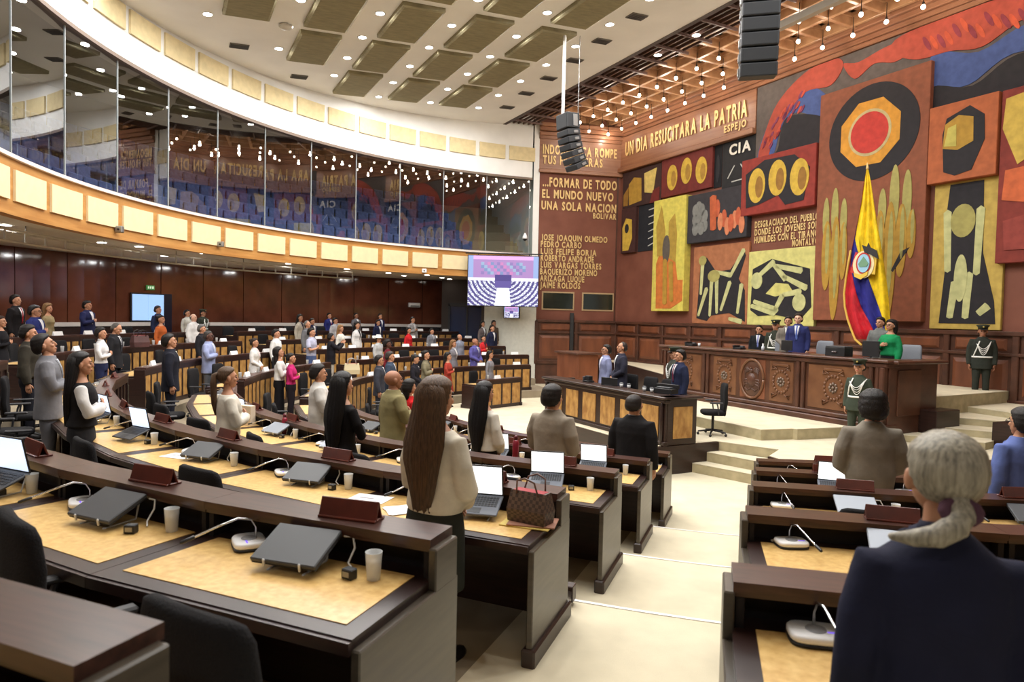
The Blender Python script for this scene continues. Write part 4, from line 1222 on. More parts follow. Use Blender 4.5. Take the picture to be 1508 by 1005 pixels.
def rosette(T, parent, s=1.0):
    mb = MB()
    for i in range(8):
        a = 2*math.pi*i/8
        mb.ell((.085*math.cos(a), 0, .085*math.sin(a)), (.034, .02, .034), 8, 6, T @ Matrix.Scale(s, 4))
    mb.ell((0, 0, 0), (.038, .03, .038), 10, 6, T @ Matrix.Scale(s, 4))
    part('rosette', mb, mat('pewter_rosette', (120, 104, 92), .35, metal=.5), parent, smooth=True)
def scroll(T, parent):
    mb = MB()
    for i in range(18):
        a = 2*math.pi*i/18; r1 = .22
        mb.ell((r1*math.cos(a), 0, r1*math.sin(a)*1.15), (.035, .018, .035), 8, 5, T)
    for s in (-1, 1):
        for t in (-1, 1):
            mb.tube([(s*.12, 0, t*.30), (s*.24, 0, t*.38), (s*.26, 0, t*.28), (s*.18, 0, t*.30)], .018, 6, T)
    part('carved_scroll', mb, M_podp, parent, smooth=True)
def faceT(c, w, z): return PI_ @ TCW @ Matrix.Translation((c, w, z)) @ Matrix(((0, 1, 0, 0), (-1, 0, 0, 0), (0, 0, 1, 0), (0, 0, 0, 1)))
zm = (ZB+.44+ZT-.16)/2
for (w0, w1, kind) in ((10.74, 11.5, 'f'), (11.55, 12.42, 's'), (12.47, 13.35, 'f'), (9.05, 10.42, 'F'), (13.72, 14.95, 'F')):
    pb('panel', 12.835, 12.87, w0+.04, w1-.04, ZB+.48, ZT-.2, M_podp if kind != 's' else M_mahog)
    wc = (w0+w1)/2; T = faceT(12.825, wc, zm)
    if kind in 'fF':
        if kind == 'F': wc = w0+(w1-w0)*.5; T = faceT(12.825, wc, zm); scroll(T, pod)
        else:
            scroll(T, pod)
        rosette(T, pod)
        pb('panel_crown', 12.80, 12.84, wc-.22, wc+.22, ZT-.32, ZT-.26, M_podp)
    else:
        mb = MB()
        pts = [(.36*math.cos(a), -.0, .47*math.sin(a)) for a in [2*math.pi*i/40 for i in range(41)]]
        mb.tube(pts, .035, 8, T, round_ends=False); part('medallion_ring', mb, M_podp, pod, smooth=True)
        mb = MB(); mb.ell((0, .01, 0), (.34, .03, .45), 30, 8, T); part('medallion_field', mb, M_pod, pod, smooth=True)
        mb = MB()
        mb.ell((0, -.01, -.03), (.13, .05, .18), 18, 10, T)
        mb.ell((0, -.03, -.03), (.10, .045, .145), 18, 10, T)
        mb.ell((0, -.02, .19), (.045, .04, .06), 10, 8, T); mb.ell((0, -.04, .255), (.022, .03, .026), 8, 6, T)
        for s in (-1, 1):
            for q in range(5):
                mb.tube([(s*.04, -.02, .20), (s*(.14+.012*q), -.02, .27-.03*q), (s*(.24-.01*q), -.01, .22-.055*q)], [.02, .02, .01], 6, T)
            for q in range(3):
                mb.tube([(s*.10, -.01, -.02-.05*q), (s*.22, -.01, -.02-.07*q), (s*.25, -.01, -.10-.07*q)], [.018, .02, .014], 6, T)
            mb.tube([(s*.02, -.01, -.24), (s*.12, -.01, -.29), (s*.20, -.01, -.23)], [.02, .022, .012], 6, T)
        part('carved_coat_of_arms', mb, M_mahogd, pod, smooth=True)
mb = MB(); 
# chairs and items on the bench
M_gch = mat('grey_chair_fabric', (118, 122, 130), .7, bump=.2, bscale=90)
cmesh = {}
def dchair(name, label, c, w, z, rz, m=None, grp=None):
    d = PM['chair']; t = thing(name, label, 'chair', T=Matrix.Translation(cw(c, w, z)) @ Matrix.Rotation(rz, 4, 'Z'), group=grp)
    for nm, me in d.items():
        o = ob(nm.split('.')[0], me, t)
        if m and nm in ('backrest', 'seat'):
            o.material_slots[0].link = 'OBJECT'; o.material_slots[0].material = m
    return t
RZC = math.atan2(.888, -.46)+0      # facing -c : rotate +y to (-.888,-.46)
RZ_AUD = math.atan2(-.888*-1, -.46) # helper value, not used directly
def face_dir(dx, dy): return math.atan2(-dx, dy)
AUD = face_dir(-.888, -.46); MUR = face_dir(.888, .46)
for c, w, lab in ((14.3, 12.55, 'grey upholstered chair behind the bench, between the grey suited and blue suited men'), (14.15, 11.15, 'grey upholstered chair behind the bench, right of the blue suited man'), (14.2, 9.05, 'grey upholstered chair behind the bench, right of the woman in green')):
    dchair('high_back_chair', lab, c, w, ZP+.02, AUD, M_gch)
def boxthing(name, label, cat, p, rz, parts_):
    t = thing(name, label, cat, p, rz)
    for nm, (x0, x1, y0, y1, z0, z1), m in parts_:
        mb = MB(); mb.bbox(x0, x1, y0, y1, z0, z1, min(.006, (x1-x0)/4, (y1-y0)/4, (z1-z0)/4)); part(nm, mb, m, t)
    return t
def on_bench(px, c=13.15):
    s = (px-754)/1000.0; Y = c/(.888*s+.46); return Vector((s*Y, Y, ZT))
scrn = [('screen', (-.16, .16, -.012, .012, .05, .29), M_blackp), ('foot', (-.10, .10, -.07, .07, 0, .014), M_blackp), ('neck', (-.02, .02, -.01, .01, .01, .08), M_blackp)]
boxthing('monitor', 'black monitor back on the bench before the blue suited man', 'monitor', on_bench(1159), MUR, scrn)
boxthing('monitor', 'tall black monitor on the bench before the woman in green', 'monitor', on_bench(1283), MUR, [('screen', (-.19, .19, -.012, .012, .03, .36), M_blackp), ('foot', (-.12, .12, -.08, .08, 0, .014), M_blackp), ('neck', (-.02, .02, -.01, .01, .01, .08), M_blackp)])
boxthing('desk_telephone', 'black desk telephone at the left end of the carved bench', 'telephone', on_bench(1018), MUR, [('body', (-.15, .15, -.10, .10, 0, .06), M_blackp), ('handset', (-.15, -.08, -.11, .11, .06, .11), M_blackp), ('display', (0, .12, .02, .09, .06, .10), M_lapt)])
boxthing('desk_telephone', 'black desk telephone left of the black suited man on the bench', 'telephone', on_bench(1089), MUR, [('body', (-.13, .13, -.10, .10, 0, .05), M_blackp), ('handset', (-.13, -.07, -.11, .11, .05, .10), M_blackp), ('display', (0, .11, .02, .09, .05, .09), M_lapt)])
boxthing('camera_case', 'black equipment case on the bench between the men and the flag', 'case', on_bench(1236), MUR, [('body', (-.24, .24, -.14, .14, 0, .19), M_blackp), ('lid', (-.235, .235, -.135, .135, .19, .22), M_lapt), ('handle', (-.06, .06, -.17, -.14, .08, .11), M_chrome)])
for px, lb in ((1030, 'small white cup on the bench beside the left telephone'), (1124, 'water bottle on the bench before the black suited man'), (1219, 'small dark cup on the bench beside the equipment case')):
    t = thing('cup', lb, 'cup', on_bench(px)); mb = MB(); mb.lathe([(.035, 0), (.04, .10), (.02, .12), (.02, .16)] if px == 1124 else [(.03, 0), (.04, .09), (.035, .09)], 14); part('cup_body', mb, mat('clear_plastic', (200, 206, 212), .25) if px != 1219 else M_lapt, t, True)
    mb = MB(); mb.lathe([(.022, .155), (.022, .18)] if px == 1124 else [(.041, .085), (.041, .092)], 14); part('cap', mb, M_micb, t)
# ---------------------------------------------------------------- clerk desk
ck = thing('clerk_desk', 'long clerk counter with tall burl panels in front of the podium', 'desk', cw(8.3, 12, ZB))
PK = Matrix.Translation(-cw(8.3, 12, ZB))
def kb(name, c0, c1, w0, w1, z0, z1, m, b=.012):
    mb = MB(); T = PK @ TCW; mb.bbox(c0, c1, w0, w1, z0, z1, b, T); return part(name, mb, m, ck)
ZK = -1.41
kb('front_board', 8.30, 8.36, 9.80, 14.15, ZB, ZK-.04, M_dark)
kb('side_board', 8.36, 9.08, 9.80, 9.86, ZB, ZK-.04, M_dark)
kb('side_board', 8.36, 9.08, 14.09, 14.15, ZB, ZK-.04, M_dark)
kb('top', 8.20, 8.62, 9.70, 14.25, ZK-.05, ZK, M_dark, .015)
kb('top_moulding', 8.25, 8.40, 9.75, 14.2, ZK-.13, ZK-.05, M_dark, .02)
kb('side_top', 8.25, 9.15, 9.70, 9.98, ZK-.05, ZK, M_dark, .015)
kb('worktop', 8.36, 9.08, 9.86, 14.09, ZK-.22, ZK-.18, M_dark)
kb('plinth', 8.26, 8.36, 9.77, 14.2, ZB, ZB+.08, M_dark)
for i in range(6):
    w0 = 9.98+.69*i
    kb('burl_panel', 8.285, 8.31, w0, w0+.50, ZB+.12, ZK-.20, M_burlp, .006)
kb('burl_panel', 8.50, 8.96, 9.785, 9.81, ZB+.12, ZK-.20, M_burlp, .006)
for w in (9.86, 14.1): 
    mb = MB(); mb.tube([tuple(PK @ cw(8.27, w, ZB+.05)), tuple(PK @ cw(8.27, w, ZK-.15))], .03, 10); part('column', mb, M_dark, ck, True)
dchair('office_chair', 'black office chair on castors at the right end of the clerk counter', *[v for v in (lambda p: (p.x*.888+p.y*.46, -p.x*.46+p.y*.888))(at_z(1049, 641, ZB))], ZB, face_dir(-1, .1))
for w, lb in ((12.6, 'black office chair behind the clerk counter, left of three'), (11.9, 'black office chair behind the clerk counter, middle of three'), (11.3, 'black office chair behind the clerk counter, right of three')):
    dchair('office_chair', lb, 9.45, w, ZB, AUD)
def on_clerk(px, c=8.5, dz=0):
    s = (px-754)/1000.0; Y = c/(.888*s+.46); return Vector((s*Y, Y, ZK+dz))
boxthing('monitor', 'black monitor on the clerk counter before the dark suited man', 'monitor', on_clerk(899), MUR+.4, [('screen', (-.2, .2, -.012, .012, .0, .17), M_blackp), ('foot', (-.10, .10, -.06, .06, 0, .012), M_blackp)])
boxthing('desk_microphones', 'cluster of black desk microphones at the left of the clerk counter', 'microphone', on_clerk(868), MUR, [('base', (-.12, .12, -.08, .08, 0, .04), M_blackp), ('body', (-.06, .10, -.05, .05, .04, .14), M_blackp), ('handset', (-.12, -.08, -.08, .08, .04, .12), M_lapt)])
boxthing('stenotype', 'black stenography machine on the clerk counter near its right end', 'machine', on_clerk(983, 8.7), MUR+.3, [('body', (-.2, .2, -.12, .12, 0, .10), M_blackp), ('keys', (-.15, .15, -.10, .02, .10, .13), M_lapt), ('arm', (-.25, .25, .05, .08, .10, .18), M_blackp)])
for px, lb in ((917, 'small lamp and cup on the clerk counter before the dark suited man'), (928, 'grey cup on the clerk counter right of the dark suited man'), (951, 'white microphone head on the clerk counter, left of two'), (962, 'white microphone head on the clerk counter, right of two')):
    t = thing('cup', lb, 'cup', on_clerk(px)); mb = MB(); mb.lathe([(.03, 0), (.04, .09), (.036, .09)], 14); part('cup_body', mb, mat('pale_cup', (196, 198, 200), .35), t, True)
    mb = MB(); mb.lathe([(.042, .085), (.042, .10), (.02, .11)], 14); part('rim', mb, M_lapt, t)
# side lectern behind the clerks
t = thing('lectern', 'plain mahogany lectern desk behind the clerks by the left wall', 'lectern', cw(11.2, 17.3, ZB))
for nm, bx, m in (('body', (-.35, .35, -.6, .6, 0, 1.28), M_mahog), ('top', (-.42, .42, -.68, .68, 1.28, 1.33), M_mahogd), ('base', (-.38, .38, -.63, .63, 0, .1), M_mahogd)):
    mb = MB(); mb.bbox(bx[0], bx[1], bx[2], bx[3], bx[4], bx[5], .01, TCW); part(nm, mb, m, t)
p = Vector((2.60, 29.75, -1.85))
t = thing('column_speaker', 'slim black column loudspeaker standing against the left panelling', 'loudspeaker', p)
mb = MB(); mb.bbox(-.09, .09, -.07, .07, .06, 2.1, .02); part('cabinet', mb, M_blackp, t)
mb = MB(); mb.bbox(-.16, .16, -.14, .14, 0, .06, .01); part('foot', mb, M_blackp, t)
# ---------------------------------------------------------------- flag
FC = 16.35
def fpt(px, py, dc=0):
    d = ray(px, py); t_ = (FC+dc)/(d.x*.888+d.y*.46); return d*t_
flag = thing('flag', 'tall yellow, blue and red national flag with coat of arms, draped from its pole', 'flag', fpt(1280, 522))
FI = Matrix.Translation(-flag.location)
rows = [(250, 1275.5, 1275.6, 1275.7, 1279), (270, 1272, 1272.2, 1272.4, 1283), (300, 1268, 1268.2, 1268.4, 1287.5), (330, 1262, 1262.2, 1262.6, 1292), (352, 1257.5, 1257.7, 1259, 1296), (370, 1253.5, 1254, 1263, 1299), (392, 1249.5, 1252.5, 1271, 1302.5), (412, 1246.5, 1256.5, 1279.5, 1305.5), (432, 1244, 1261, 1286.5, 1308), (452, 1245, 1268, 1294, 1309.5), (470, 1249, 1278, 1300, 1311), (486, 1254.5, 1286, 1304, 1312), (500, 1260, 1290, 1306, 1312)]
def flag_sheet(a, b, nu):
    fr_, bk = [], []
    for j, r_ in enumerate(rows):
        x0, x1 = r_[a], r_[b]
        f1 = []; f2 = []
        for i in range(nu+1):
            x = x0+(x1-x0)*i/nu
            g = (x-r_[1])/max(1, r_[4]-r_[1])
            dep = .10*math.sin(g*19+j*.12)*min(1, .25+j/7)
            f1.append(tuple(FI @ fpt(x, r_[0], dep))); f2.append(tuple(FI @ fpt(x, r_[0], dep+.015)))
        fr_.append(f1+list(reversed(f2)))
    mb = MB(); mb.loft(fr_); return mb
part('yellow_band', flag_sheet(3, 4, 12), cloth((250, 212, 40), .6), flag, True)
part('blue_band', flag_sheet(2, 3, 8), cloth((46, 46, 134), .6), flag, True)
part('red_band', flag_sheet(1, 2, 8), cloth((206, 40, 52), .6), flag, True)
mb = MB(); mb.tube([tuple(FI @ fpt(r_[1]-.8, r_[0], -.02)) for r_ in rows[5:]]+[tuple(FI @ fpt(1268, 508, -.02))], .03, 6); part('gold_fringe', mb, mat('gold_fringe', (214, 176, 74), .6), flag, True)
mb = MB(); mb.tube([tuple(FI @ fpt(1281, 500, .12)), tuple(FI @ fpt(1277.5, 248, .12))], .028, 8); mb.tube([tuple(FI @ fpt(1283, 522, .12)), tuple(FI @ fpt(1281, 500, .12))], .028, 8)
part('pole', mb, mat('brass_pole', (180, 140, 70), .3, metal=.8), flag, True)
mb = MB(); mb.tube([tuple(FI @ fpt(1277.5, 248, .12)), tuple(FI @ fpt(1277.3, 240, .12))], [.04, .01], 8); part('finial', mb, M_gold, flag, True)
mb = MB(); mb.lathe([(.22, -.02), (.22, .04), (.06, .08), (.04, .2)], 16, Matrix.Translation((FI @ fpt(1283, 522, .12))-Vector((0, 0, .72)))); mb.tube([tuple((FI @ fpt(1283, 522, .12))-Vector((0, 0, .6))), tuple(FI @ fpt(1283, 522, .12))], .028, 8); part('stand', mb, M_mahogd, flag, True)
def emb(name, px, py, rx, rz_, m, dc, rot=0, parent=flag, n=18, poly=None):
    q = 16.35/(ray(px, py).x*.888+ray(px, py).y*.46)/1000.0*1.0
    ctr = FI @ fpt(px, py, -.14+dc)
    T = Matrix.Translation(ctr) @ TCW @ Matrix(((0, 1, 0, 0), (-1, 0, 0, 0), (0, 0, 1, 0), (0, 0, 0, 1))) @ Matrix.Rotation(R(rot), 4, 'Y')
    mb = MB()
    s = q*ray(px, py).y*1.12
    if poly: 
        pts = [(x*s, z*s) for x, z in poly]
    else: pts = [(rx*s*math.cos(2*math.pi*i/n), rz_*s*math.sin(2*math.pi*i/n)) for i in range(n)]
    mb.prism(pts, 0, .02, T @ Matrix.Rotation(R(90), 4, 'X'))
    return part(name, mb, m, parent)
emb('emblem_flag', 1262, 387, 0, 0, mat('emblem_red', (190, 44, 40), .6), .02, 0, poly=[(-2, 14), (9, 10), (4, -16), (-9, -12)])
emb('emblem_flag', 1281, 389, 0, 0, mat('emblem_gold', (222, 186, 70), .6), .02, 0, poly=[(-8, 12), (10, 8), (8, -14), (-10, -12)])
emb('emblem_laurel', 1272, 390, 15, 18, mat('emblem_cream', (226, 214, 168), .6), .0)
emb('emblem_oval', 1272, 388, 10.5, 14, mat('emblem_red', (190, 44, 40), .6), -.02)
emb('emblem_sky', 1272, 388, 8.5, 12, mat('emblem_blue', (150, 194, 218), .6), -.04)
emb('emblem_hill', 1272, 384, 0, 0, mat('emblem_green', (110, 150, 120), .6), -.055, 0, poly=[(-7, -4), (0, 5), (7, -4), (5, -8), (-5, -8)])
emb('emblem_condor', 1279, 367, 0, 0, mat('emblem_black', (30, 28, 34), .6), -.05, 0, poly=[(-5, -4), (-9, 6), (-2, 3), (0, 8), (3, 2), (12, -3), (15, -14), (8, -10), (3, -7)])
emb('emblem_scroll', 1268, 405, 0, 0, mat('emblem_gold', (222, 186, 70), .6), -.03, 0, poly=[(-10, 3), (0, 0), (10, 4), (9, -1), (0, -6), (-9, -2)])
# ================================================================= lettering
GL = {}
def glyph(ch):
    if ch in GL: return GL[ch]
    cu = bpy.data.curves.new('g', 'FONT'); cu.body = ch; cu.extrude = .045; cu.resolution_u = 3; cu.offset = .03
    o = bpy.data.objects.new('g', cu); C.objects.link(o)
    me = bpy.data.meshes.new_from_object(o.evaluated_get(bpy.context.evaluated_depsgraph_get()))
    bpy.data.objects.remove(o)
    xs = [v.co.x for v in me.vertices] or [0, .3]; ys = [v.co.y for v in me.vertices] or [0]
    x0, x1 = min(xs), max(xs); y1 = .70
    for v in me.vertices: v.co.x -= x0; v.co.y /= y1; v.co.x /= y1
    me.name = 'letter'
    GL[ch] = (me, (x1-x0)/y1)
    return GL[ch]
def line(s, T, x0, x1, z, h, parent, m, name='letter', depth=.3):
    adv = []; tot = 0
    for ch in s:
        if ch == ' ': a = .62
        else: a = glyph(ch)[1]+.22
        adv.append(a); tot += a
    tot -= .22
    kx = (x1-x0)/tot; x = x0
    for ch, a in zip(s, adv):
        if ch != ' ':
            me, wd_ = glyph(ch)
            if not me.materials: me.materials.append(m)
            M = T @ Matrix.Translation((x, -.035, z)) @ Matrix.Rotation(R(90), 4, 'X') @ Matrix.Diagonal((kx, h, h*.5, 1))
            o = ob(name, me, parent, T=parent.matrix_world.inverted() @ M if parent else M, m=m)
        x += a*kx
def loc_x(T, px, py):
    # intersection of the pixel ray with the wall plane of frame T
    o = T.translation; n_ = Vector((T[0][1], T[1][1], 0)); d = ray(px, py); t_ = (n_ @ Vector((o.x, o.y, 0)))/(n_ @ Vector((d.x, d.y, 0))) if False else (n_.dot(Vector((o.x, o.y, 0)))/n_.dot(Vector((d.x, d.y, 0))))
    P = d*t_; q = T.inverted() @ P
    return q.x, q.z
def inscr(label, T, rows, m=M_gold, off=0):
    t = thing('wall_inscription', label, 'lettering', T=T)
    bpy.context.view_layer.update()
    To = T @ Matrix.Translation((0, off, 0))
    for s, xa, xb, ytop, ybot in rows:
        x0, z0 = loc_x(To, xa, ybot); x1, _ = loc_x(To, xb, ybot); _, z1 = loc_x(To, xa, ytop)
        line(s, To, x0, x1, z0, abs(z1-z0), t, m)
    return t
inscr('gold raised letters INDOAMERICA ROMPE TUS FRONTERAS on the left frieze', TF, [('INDOAMERICA ROMPE', 799, 908, 213, 226), ('TUS FRONTERAS', 799, 887, 229, 241)], off=-.05)
inscr('gold raised letters FORMAR DE TODO EL MUNDO NUEVO UNA SOLA NACION BOLIVAR', TF, [('...FORMAR DE TODO', 799, 908, 261, 274), ('EL MUNDO NUEVO', 798, 903, 279, 291), ('UNA SOLA NACION', 797, 907, 296, 308), ('BOLIVAR', 873, 907, 314, 322)])
inscr('gold raised list of names beginning JOSE JOAQUIN OLMEDO above two small windows', TF, [('JOSE JOAQUIN OLMEDO', 797, 894, 345, 353.5), ('PEDRO CARBO', 796, 856, 355, 363.5), ('LUIS FELIPE BORJA', 796, 878, 365.5, 374), ('ROBERTO ANDRADE', 796, 874, 375.5, 384), ('LUIS VARGAS TORRES', 796, 885, 385.5, 394), ('BAQUERIZO MORENO', 795, 879, 395.5, 404), ('ARIZAGA LUQUE', 795, 860, 405.5, 414), ('JAIME ROLDOS', 795, 854, 415.5, 424)])
def mline(label, rows, off=0):
    # rows given in wall coordinates: text, w left, w right, z, height
    t = thing('wall_inscription', label, 'lettering', T=Tm); bpy.context.view_layer.update()
    for s, wa, wb, z, h in rows: line(s, Tm @ Matrix.Translation((0, off, 0)), -wa, -wb, z, h, t, M_gold)
mline('large gold letters UN DIA RESUCITARA LA PATRIA ESPEJO on the mural frieze', [('UN DIA RESUCITARA LA PATRIA', 24.35, 17.42, 7.15, .56), ('ESPEJO', 18.5, 17.45, 6.80, .24)], off=-.08)
mline('gold letters DESGRACIADO DEL PUEBLO beside the central mural panel', [('DESGRACIADO DEL PUEBLO', 16.98, 14.42, 3.24, .21), ('DONDE LOS JOVENES SON', 16.98, 14.42, 2.98, .21), ('HUMILDES CON EL TIRANO', 16.98, 14.42, 2.72, .21), ('MONTALVO', 15.4, 14.42, 2.48, .21)])
# ================================================================= mural: plain relief boards in the mural's colours
def pm(c, v=.12): 
    c = tuple(c); return mat('paint_%d_%d_%d' % c, c, .7, var=v, vscale=5, spec=.2)
def el(cx, cy, rx, ry, n=22, rot=0):
    a0 = R(rot); return [(cx+rx*math.cos(t)*math.cos(a0)-ry*math.sin(t)*math.sin(a0), cy+rx*math.cos(t)*math.sin(a0)+ry*math.sin(t)*math.cos(a0)) for t in [2*math.pi*i/n for i in range(n)]]
def bar(x0, y0, x1, y1, w0, w1):
    d = Vector((x1-x0, y1-y0)); n_ = Vector((-d.y, d.x)).normalized()
    pts = [(x0+n_.x*w0, y0+n_.y*w0), (x0-d.x*.03, y0-d.y*.03), (x0-n_.x*w0, y0-n_.y*w0), (x1-n_.x*w1, y1-n_.y*w1), (x1+d.x*.05, y1+d.y*.05), (x1+n_.x*w1, y1+n_.y*w1)]
    return pts
def board(label, wl_, wr_, z0, z1, dep, c, shapes):
    # shapes: (colour, polygon in metres from the lower left corner, layer)
    t = thing('painted_panel', label, 'mural panel', T=Tm @ Matrix.Translation((-wl_, -dep, z0)), group=None)
    W = wl_-wr_; H = z1-z0
    mb = MB(); mb.bbox(0, W, 0, dep-.0, 0, H, .012); part('board', mb, pm(c), t)
    for q, (cc, poly, *ly) in enumerate(shapes):
        th = .012+.006*(ly[0] if ly else 0)
        poly = [(min(max(x, .0), W), min(max(y, .0), H)) for x, y in poly]
        mb = MB(); mb.prism(poly, 0, th, Matrix.Rotation(R(90), 4, 'X')); part('colour_field', mb, pm(cc), t)
    return t
O1, O2, O3 = (206, 172, 70), (178, 140, 60), (214, 190, 110)
BK = (46, 44, 48); OL = (168, 160, 96); PL = (196, 196, 140); RD = (172, 78, 62); BL = (74, 92, 146)
# upper sweep of red and blue
sh = [(BL, [(0.1, .1), (.6, .1), (1.6, 1.3), (2.9, 1.5), (2.9, .6), (1.8, .3), (2.0, 1.9), (1.0, 1.6)], 0)]
sh = [(BL, [(.10, .0), (.75, .0), (1.1, .9), (1.7, 1.2), (2.7, .75), (2.7, 1.5), (1.5, 2.1), (.6, 1.2)], 0),
      (RD, [(.15, .05), (.35, .7), (.9, 1.7), (1.9, 2.35), (2.9, 2.5), (3.3, 2.2), (2.9, 1.7), (2.0, 1.75), (1.3, 1.2), (.75, .5), (.55, .0)], 1),
      (BK, [(1.0, .25), (1.2, 1.05), (1.8, 1.1), (2.7, .75), (2.7, .0), (1.0, 0)], 2),
      (RD, [(3.3, 2.2), (3.7, 1.65), (4.3, 1.9), (4.9, 1.75), (5.3, 1.9), (5.3, 2.25), (4.6, 2.25), (3.8, 2.1)], 1),
      (RD, [(5.0, 1.9), (4.9, 2.35), (6.2, 2.48), (8.0, 2.4), (9.5, 2.0), (9.5, 1.4), (8.2, 1.75), (7.2, 1.4), (6.4, 1.55), (5.6, 1.6)], 2),
      (BL, [(6.0, 1.65), (7.1, 1.3), (8.2, 1.6), (9.5, 1.2), (9.5, .7), (7.9, 1.0), (6.9, .55), (6.0, .8)], 1),
      (BK, [(6.0, .75), (7.0, .5), (8.0, .95), (9.5, .6), (9.5, 0), (6.0, 0)], 2)]
def smooth(poly, n=5):
    out = []; m = len(poly)
    for i in range(m):
        p0, p1, p2, p3 = [Vector(poly[(i+k) % m]) for k in (-1, 0, 1, 2)]
        for q in range(n):
            t = q/n
            out.append(tuple(.5*((2*p1)+(p2-p0)*t+(2*p0-5*p1+4*p2-p3)*t*t+(3*p1-p0-3*p2+p3)*t**3)))
    return out
sh = [(c_, smooth(p_), l_) for c_, p_, l_ in sh]
rb = random.Random(5)
for i in range(46):
    t_ = i/46; x = .4+2.3*t_*1.0+rb.uniform(-.1, .1); y = .4+2.6*t_-.75*t_*t_*1.4+rb.uniform(-.28, .25)
    if i < 32: sh.append(((128, 62, 92) if i % 2 else (196, 84, 66), el(x-.05, y-.1, .045, .13, 10, -35), 3))
for i in range(20):
    x = 5.7+.19*i; y = 2.2-.012*i*i*.12+rb.uniform(-.15, .1)
    sh.append(((196, 88, 60) if i % 2 else (140, 60, 70), el(x+.1, y-.18, .06, .24, 12, 28), 3))
board('dark top mural board with sweeping red and blue bands across the centre', 17.05, 7.0, 5.55, 8.0, .06, (96, 88, 84), sh)
sh = []
W = 3.36
sh.append((BK, el(1.75, 5.35, 1.38, 1.36, 48), 0))
sh.append(((214, 152, 60), el(1.68, 5.35, .98, .98, 8, 22), 1)); sh.append(((196, 180, 132), el(1.68, 5.35, .66, .66, 32), 2)); sh.append(((196, 66, 58), el(1.68, 5.35, .58, .58, 32), 3))
for x, y0, y1, w_ in ((.36, 2.4, 3.7, .11), (.66, 2.5, 3.95, .12), (.96, 2.4, 3.6, .11), (2.16, 2.5, 3.7, .12), (2.50, 2.5, 4.3, .14), (2.86, 2.5, 4.1, .13)):
    sh.append((OL, el(x, (y0+y1)/2, w_, (y1-y0)/2, 24), 1))
for x, yb, yt, w_ in ((.42, .9, 3.0, .16), (.72, .0, 3.1, .17), (.98, 1.2, 2.9, .13), (2.12, .6, 3.1, .17), (2.42, .0, 3.3, .19), (2.74, 1.2, 3.2, .16), (3.02, 1.7, 3.0, .12)):
    sh.append((O2, el(x, (yb+yt)/2, w_, (yt-yb)/2, 24), 2)); sh.append((OL, el(x+.03, (yb+yt)/2+.2, w_*.4, (yt-yb)*.36, 20), 3))
sh.append((BK, [(2.55, 1.35), (3.0, 2.0), (2.75, 1.9), (2.5, 1.4)], 3))
board('tall brick-red central mural panel with a dark disc and red centre', 14.38, 11.02, .12, 6.97, .22, (140, 84, 62), sh)
board('orange mural panel with one dark and olive rounded block', 10.95, 9.30, 3.70, 5.67, .32, (178, 100, 64), [(BK, [(.42, .25), (.36, 1.2), (.45, 1.6), (1.0, 1.8), (1.35, 1.5), (1.38, .9), (1.1, .2), (.7, .12)], 0), (O2, [(.38, .85), (.42, 1.45), (.75, 1.62), (1.1, 1.5), (1.12, .9), (.75, .75)], 1), ((196, 184, 96), [(.42, .9), (.5, 1.35), (.7, 1.4), (.72, .85)], 2)])
sh = [(BK, [(.25, .15), (.35, 1.5), (.3, 2.6), (.4, 3.7), (1.2, 3.7), (1.25, 1.9), (1.55, .7), (1.6, .15)], 0)]
for a in ((.42, 1.5, .36, 3.0), (1.12, 1.4, 1.16, 3.0), (.52, .3, .62, 1.2), (.9, .3, .95, 1.4), (1.2, .4, 1.42, .6)):
    sh.append((PL, bar(a[0], a[1], a[2], a[3], .08, .10), 1))
sh.append((OL, el(.75, 2.75, .3, .42), 2)); sh.append((PL, el(.75, 1.3, .16, .6), 2))
board('ochre mural panel with a dark column and pale bars behind the guard', 10.86, 9.15, -.06, 3.70, .10, (196, 168, 88), sh)
def ovals(n, W, H, col_, y, rx, ry, m2):
    out = []
    for i in range(n):
        x = W*(i+.5)/n*.86+W*.09
        out.append((col_, el(x, y+(.12 if i % 2 else 0), rx, ry), 1)); out.append((m2, el(x+rx*.3, y+(.12 if i % 2 else 0)-.06, rx*.45, ry*.62), 2))
    return out
board('deep red mural panel with three ochre ovals on a dark field', 17.42, 14.42, 3.66, 5.56, .28, (144, 58, 50), [(BK, [(.25, .25), (.2, 1.4), (1.0, 1.75), (2.2, 1.7), (2.8, 1.2), (2.6, .2), (1.9, .15), (1.6, .5), (.8, .3)], 0)]+ovals(3, 3.0, 1.9, O1, .95, .36, .58, (150, 110, 54)))
board('maroon mural panel high on the left with three pale ovals', 21.88, 19.03, 4.95, 6.46, .12, (112, 48, 44), ovals(3, 2.85, 1.5, O1, .72, .30, .5, (170, 132, 60)))
board('black recessed mural panel carrying the white letters CIA', 18.62, 17.08, 4.8, 6.46, .03, (44, 44, 46), [((196, 196, 190), bar(.3, .35, .6, .75, .02, .02), 0), ((196, 196, 190), bar(1.2, .35, .9, .75, .02, .02), 0), ((196, 196, 190), bar(.5, .2, 1.0, .22, .02, .02), 0)])
t = thing('wall_inscription', 'white letters CIA on the black mural panel', 'lettering', T=Tm); bpy.context.view_layer.update()
line('CIA', Tm @ Matrix.Translation((0, -.03, 0)), -18.25, -17.25, 5.95, .36, t, mat('white_paint', (222, 218, 206), .6))
board('black gap panel right of the maroon oval panel', 19.03, 18.64, 4.9, 6.46, .02, (30, 30, 34), [((44, 44, 48), el(.2, .7, .1, .5), 0)])
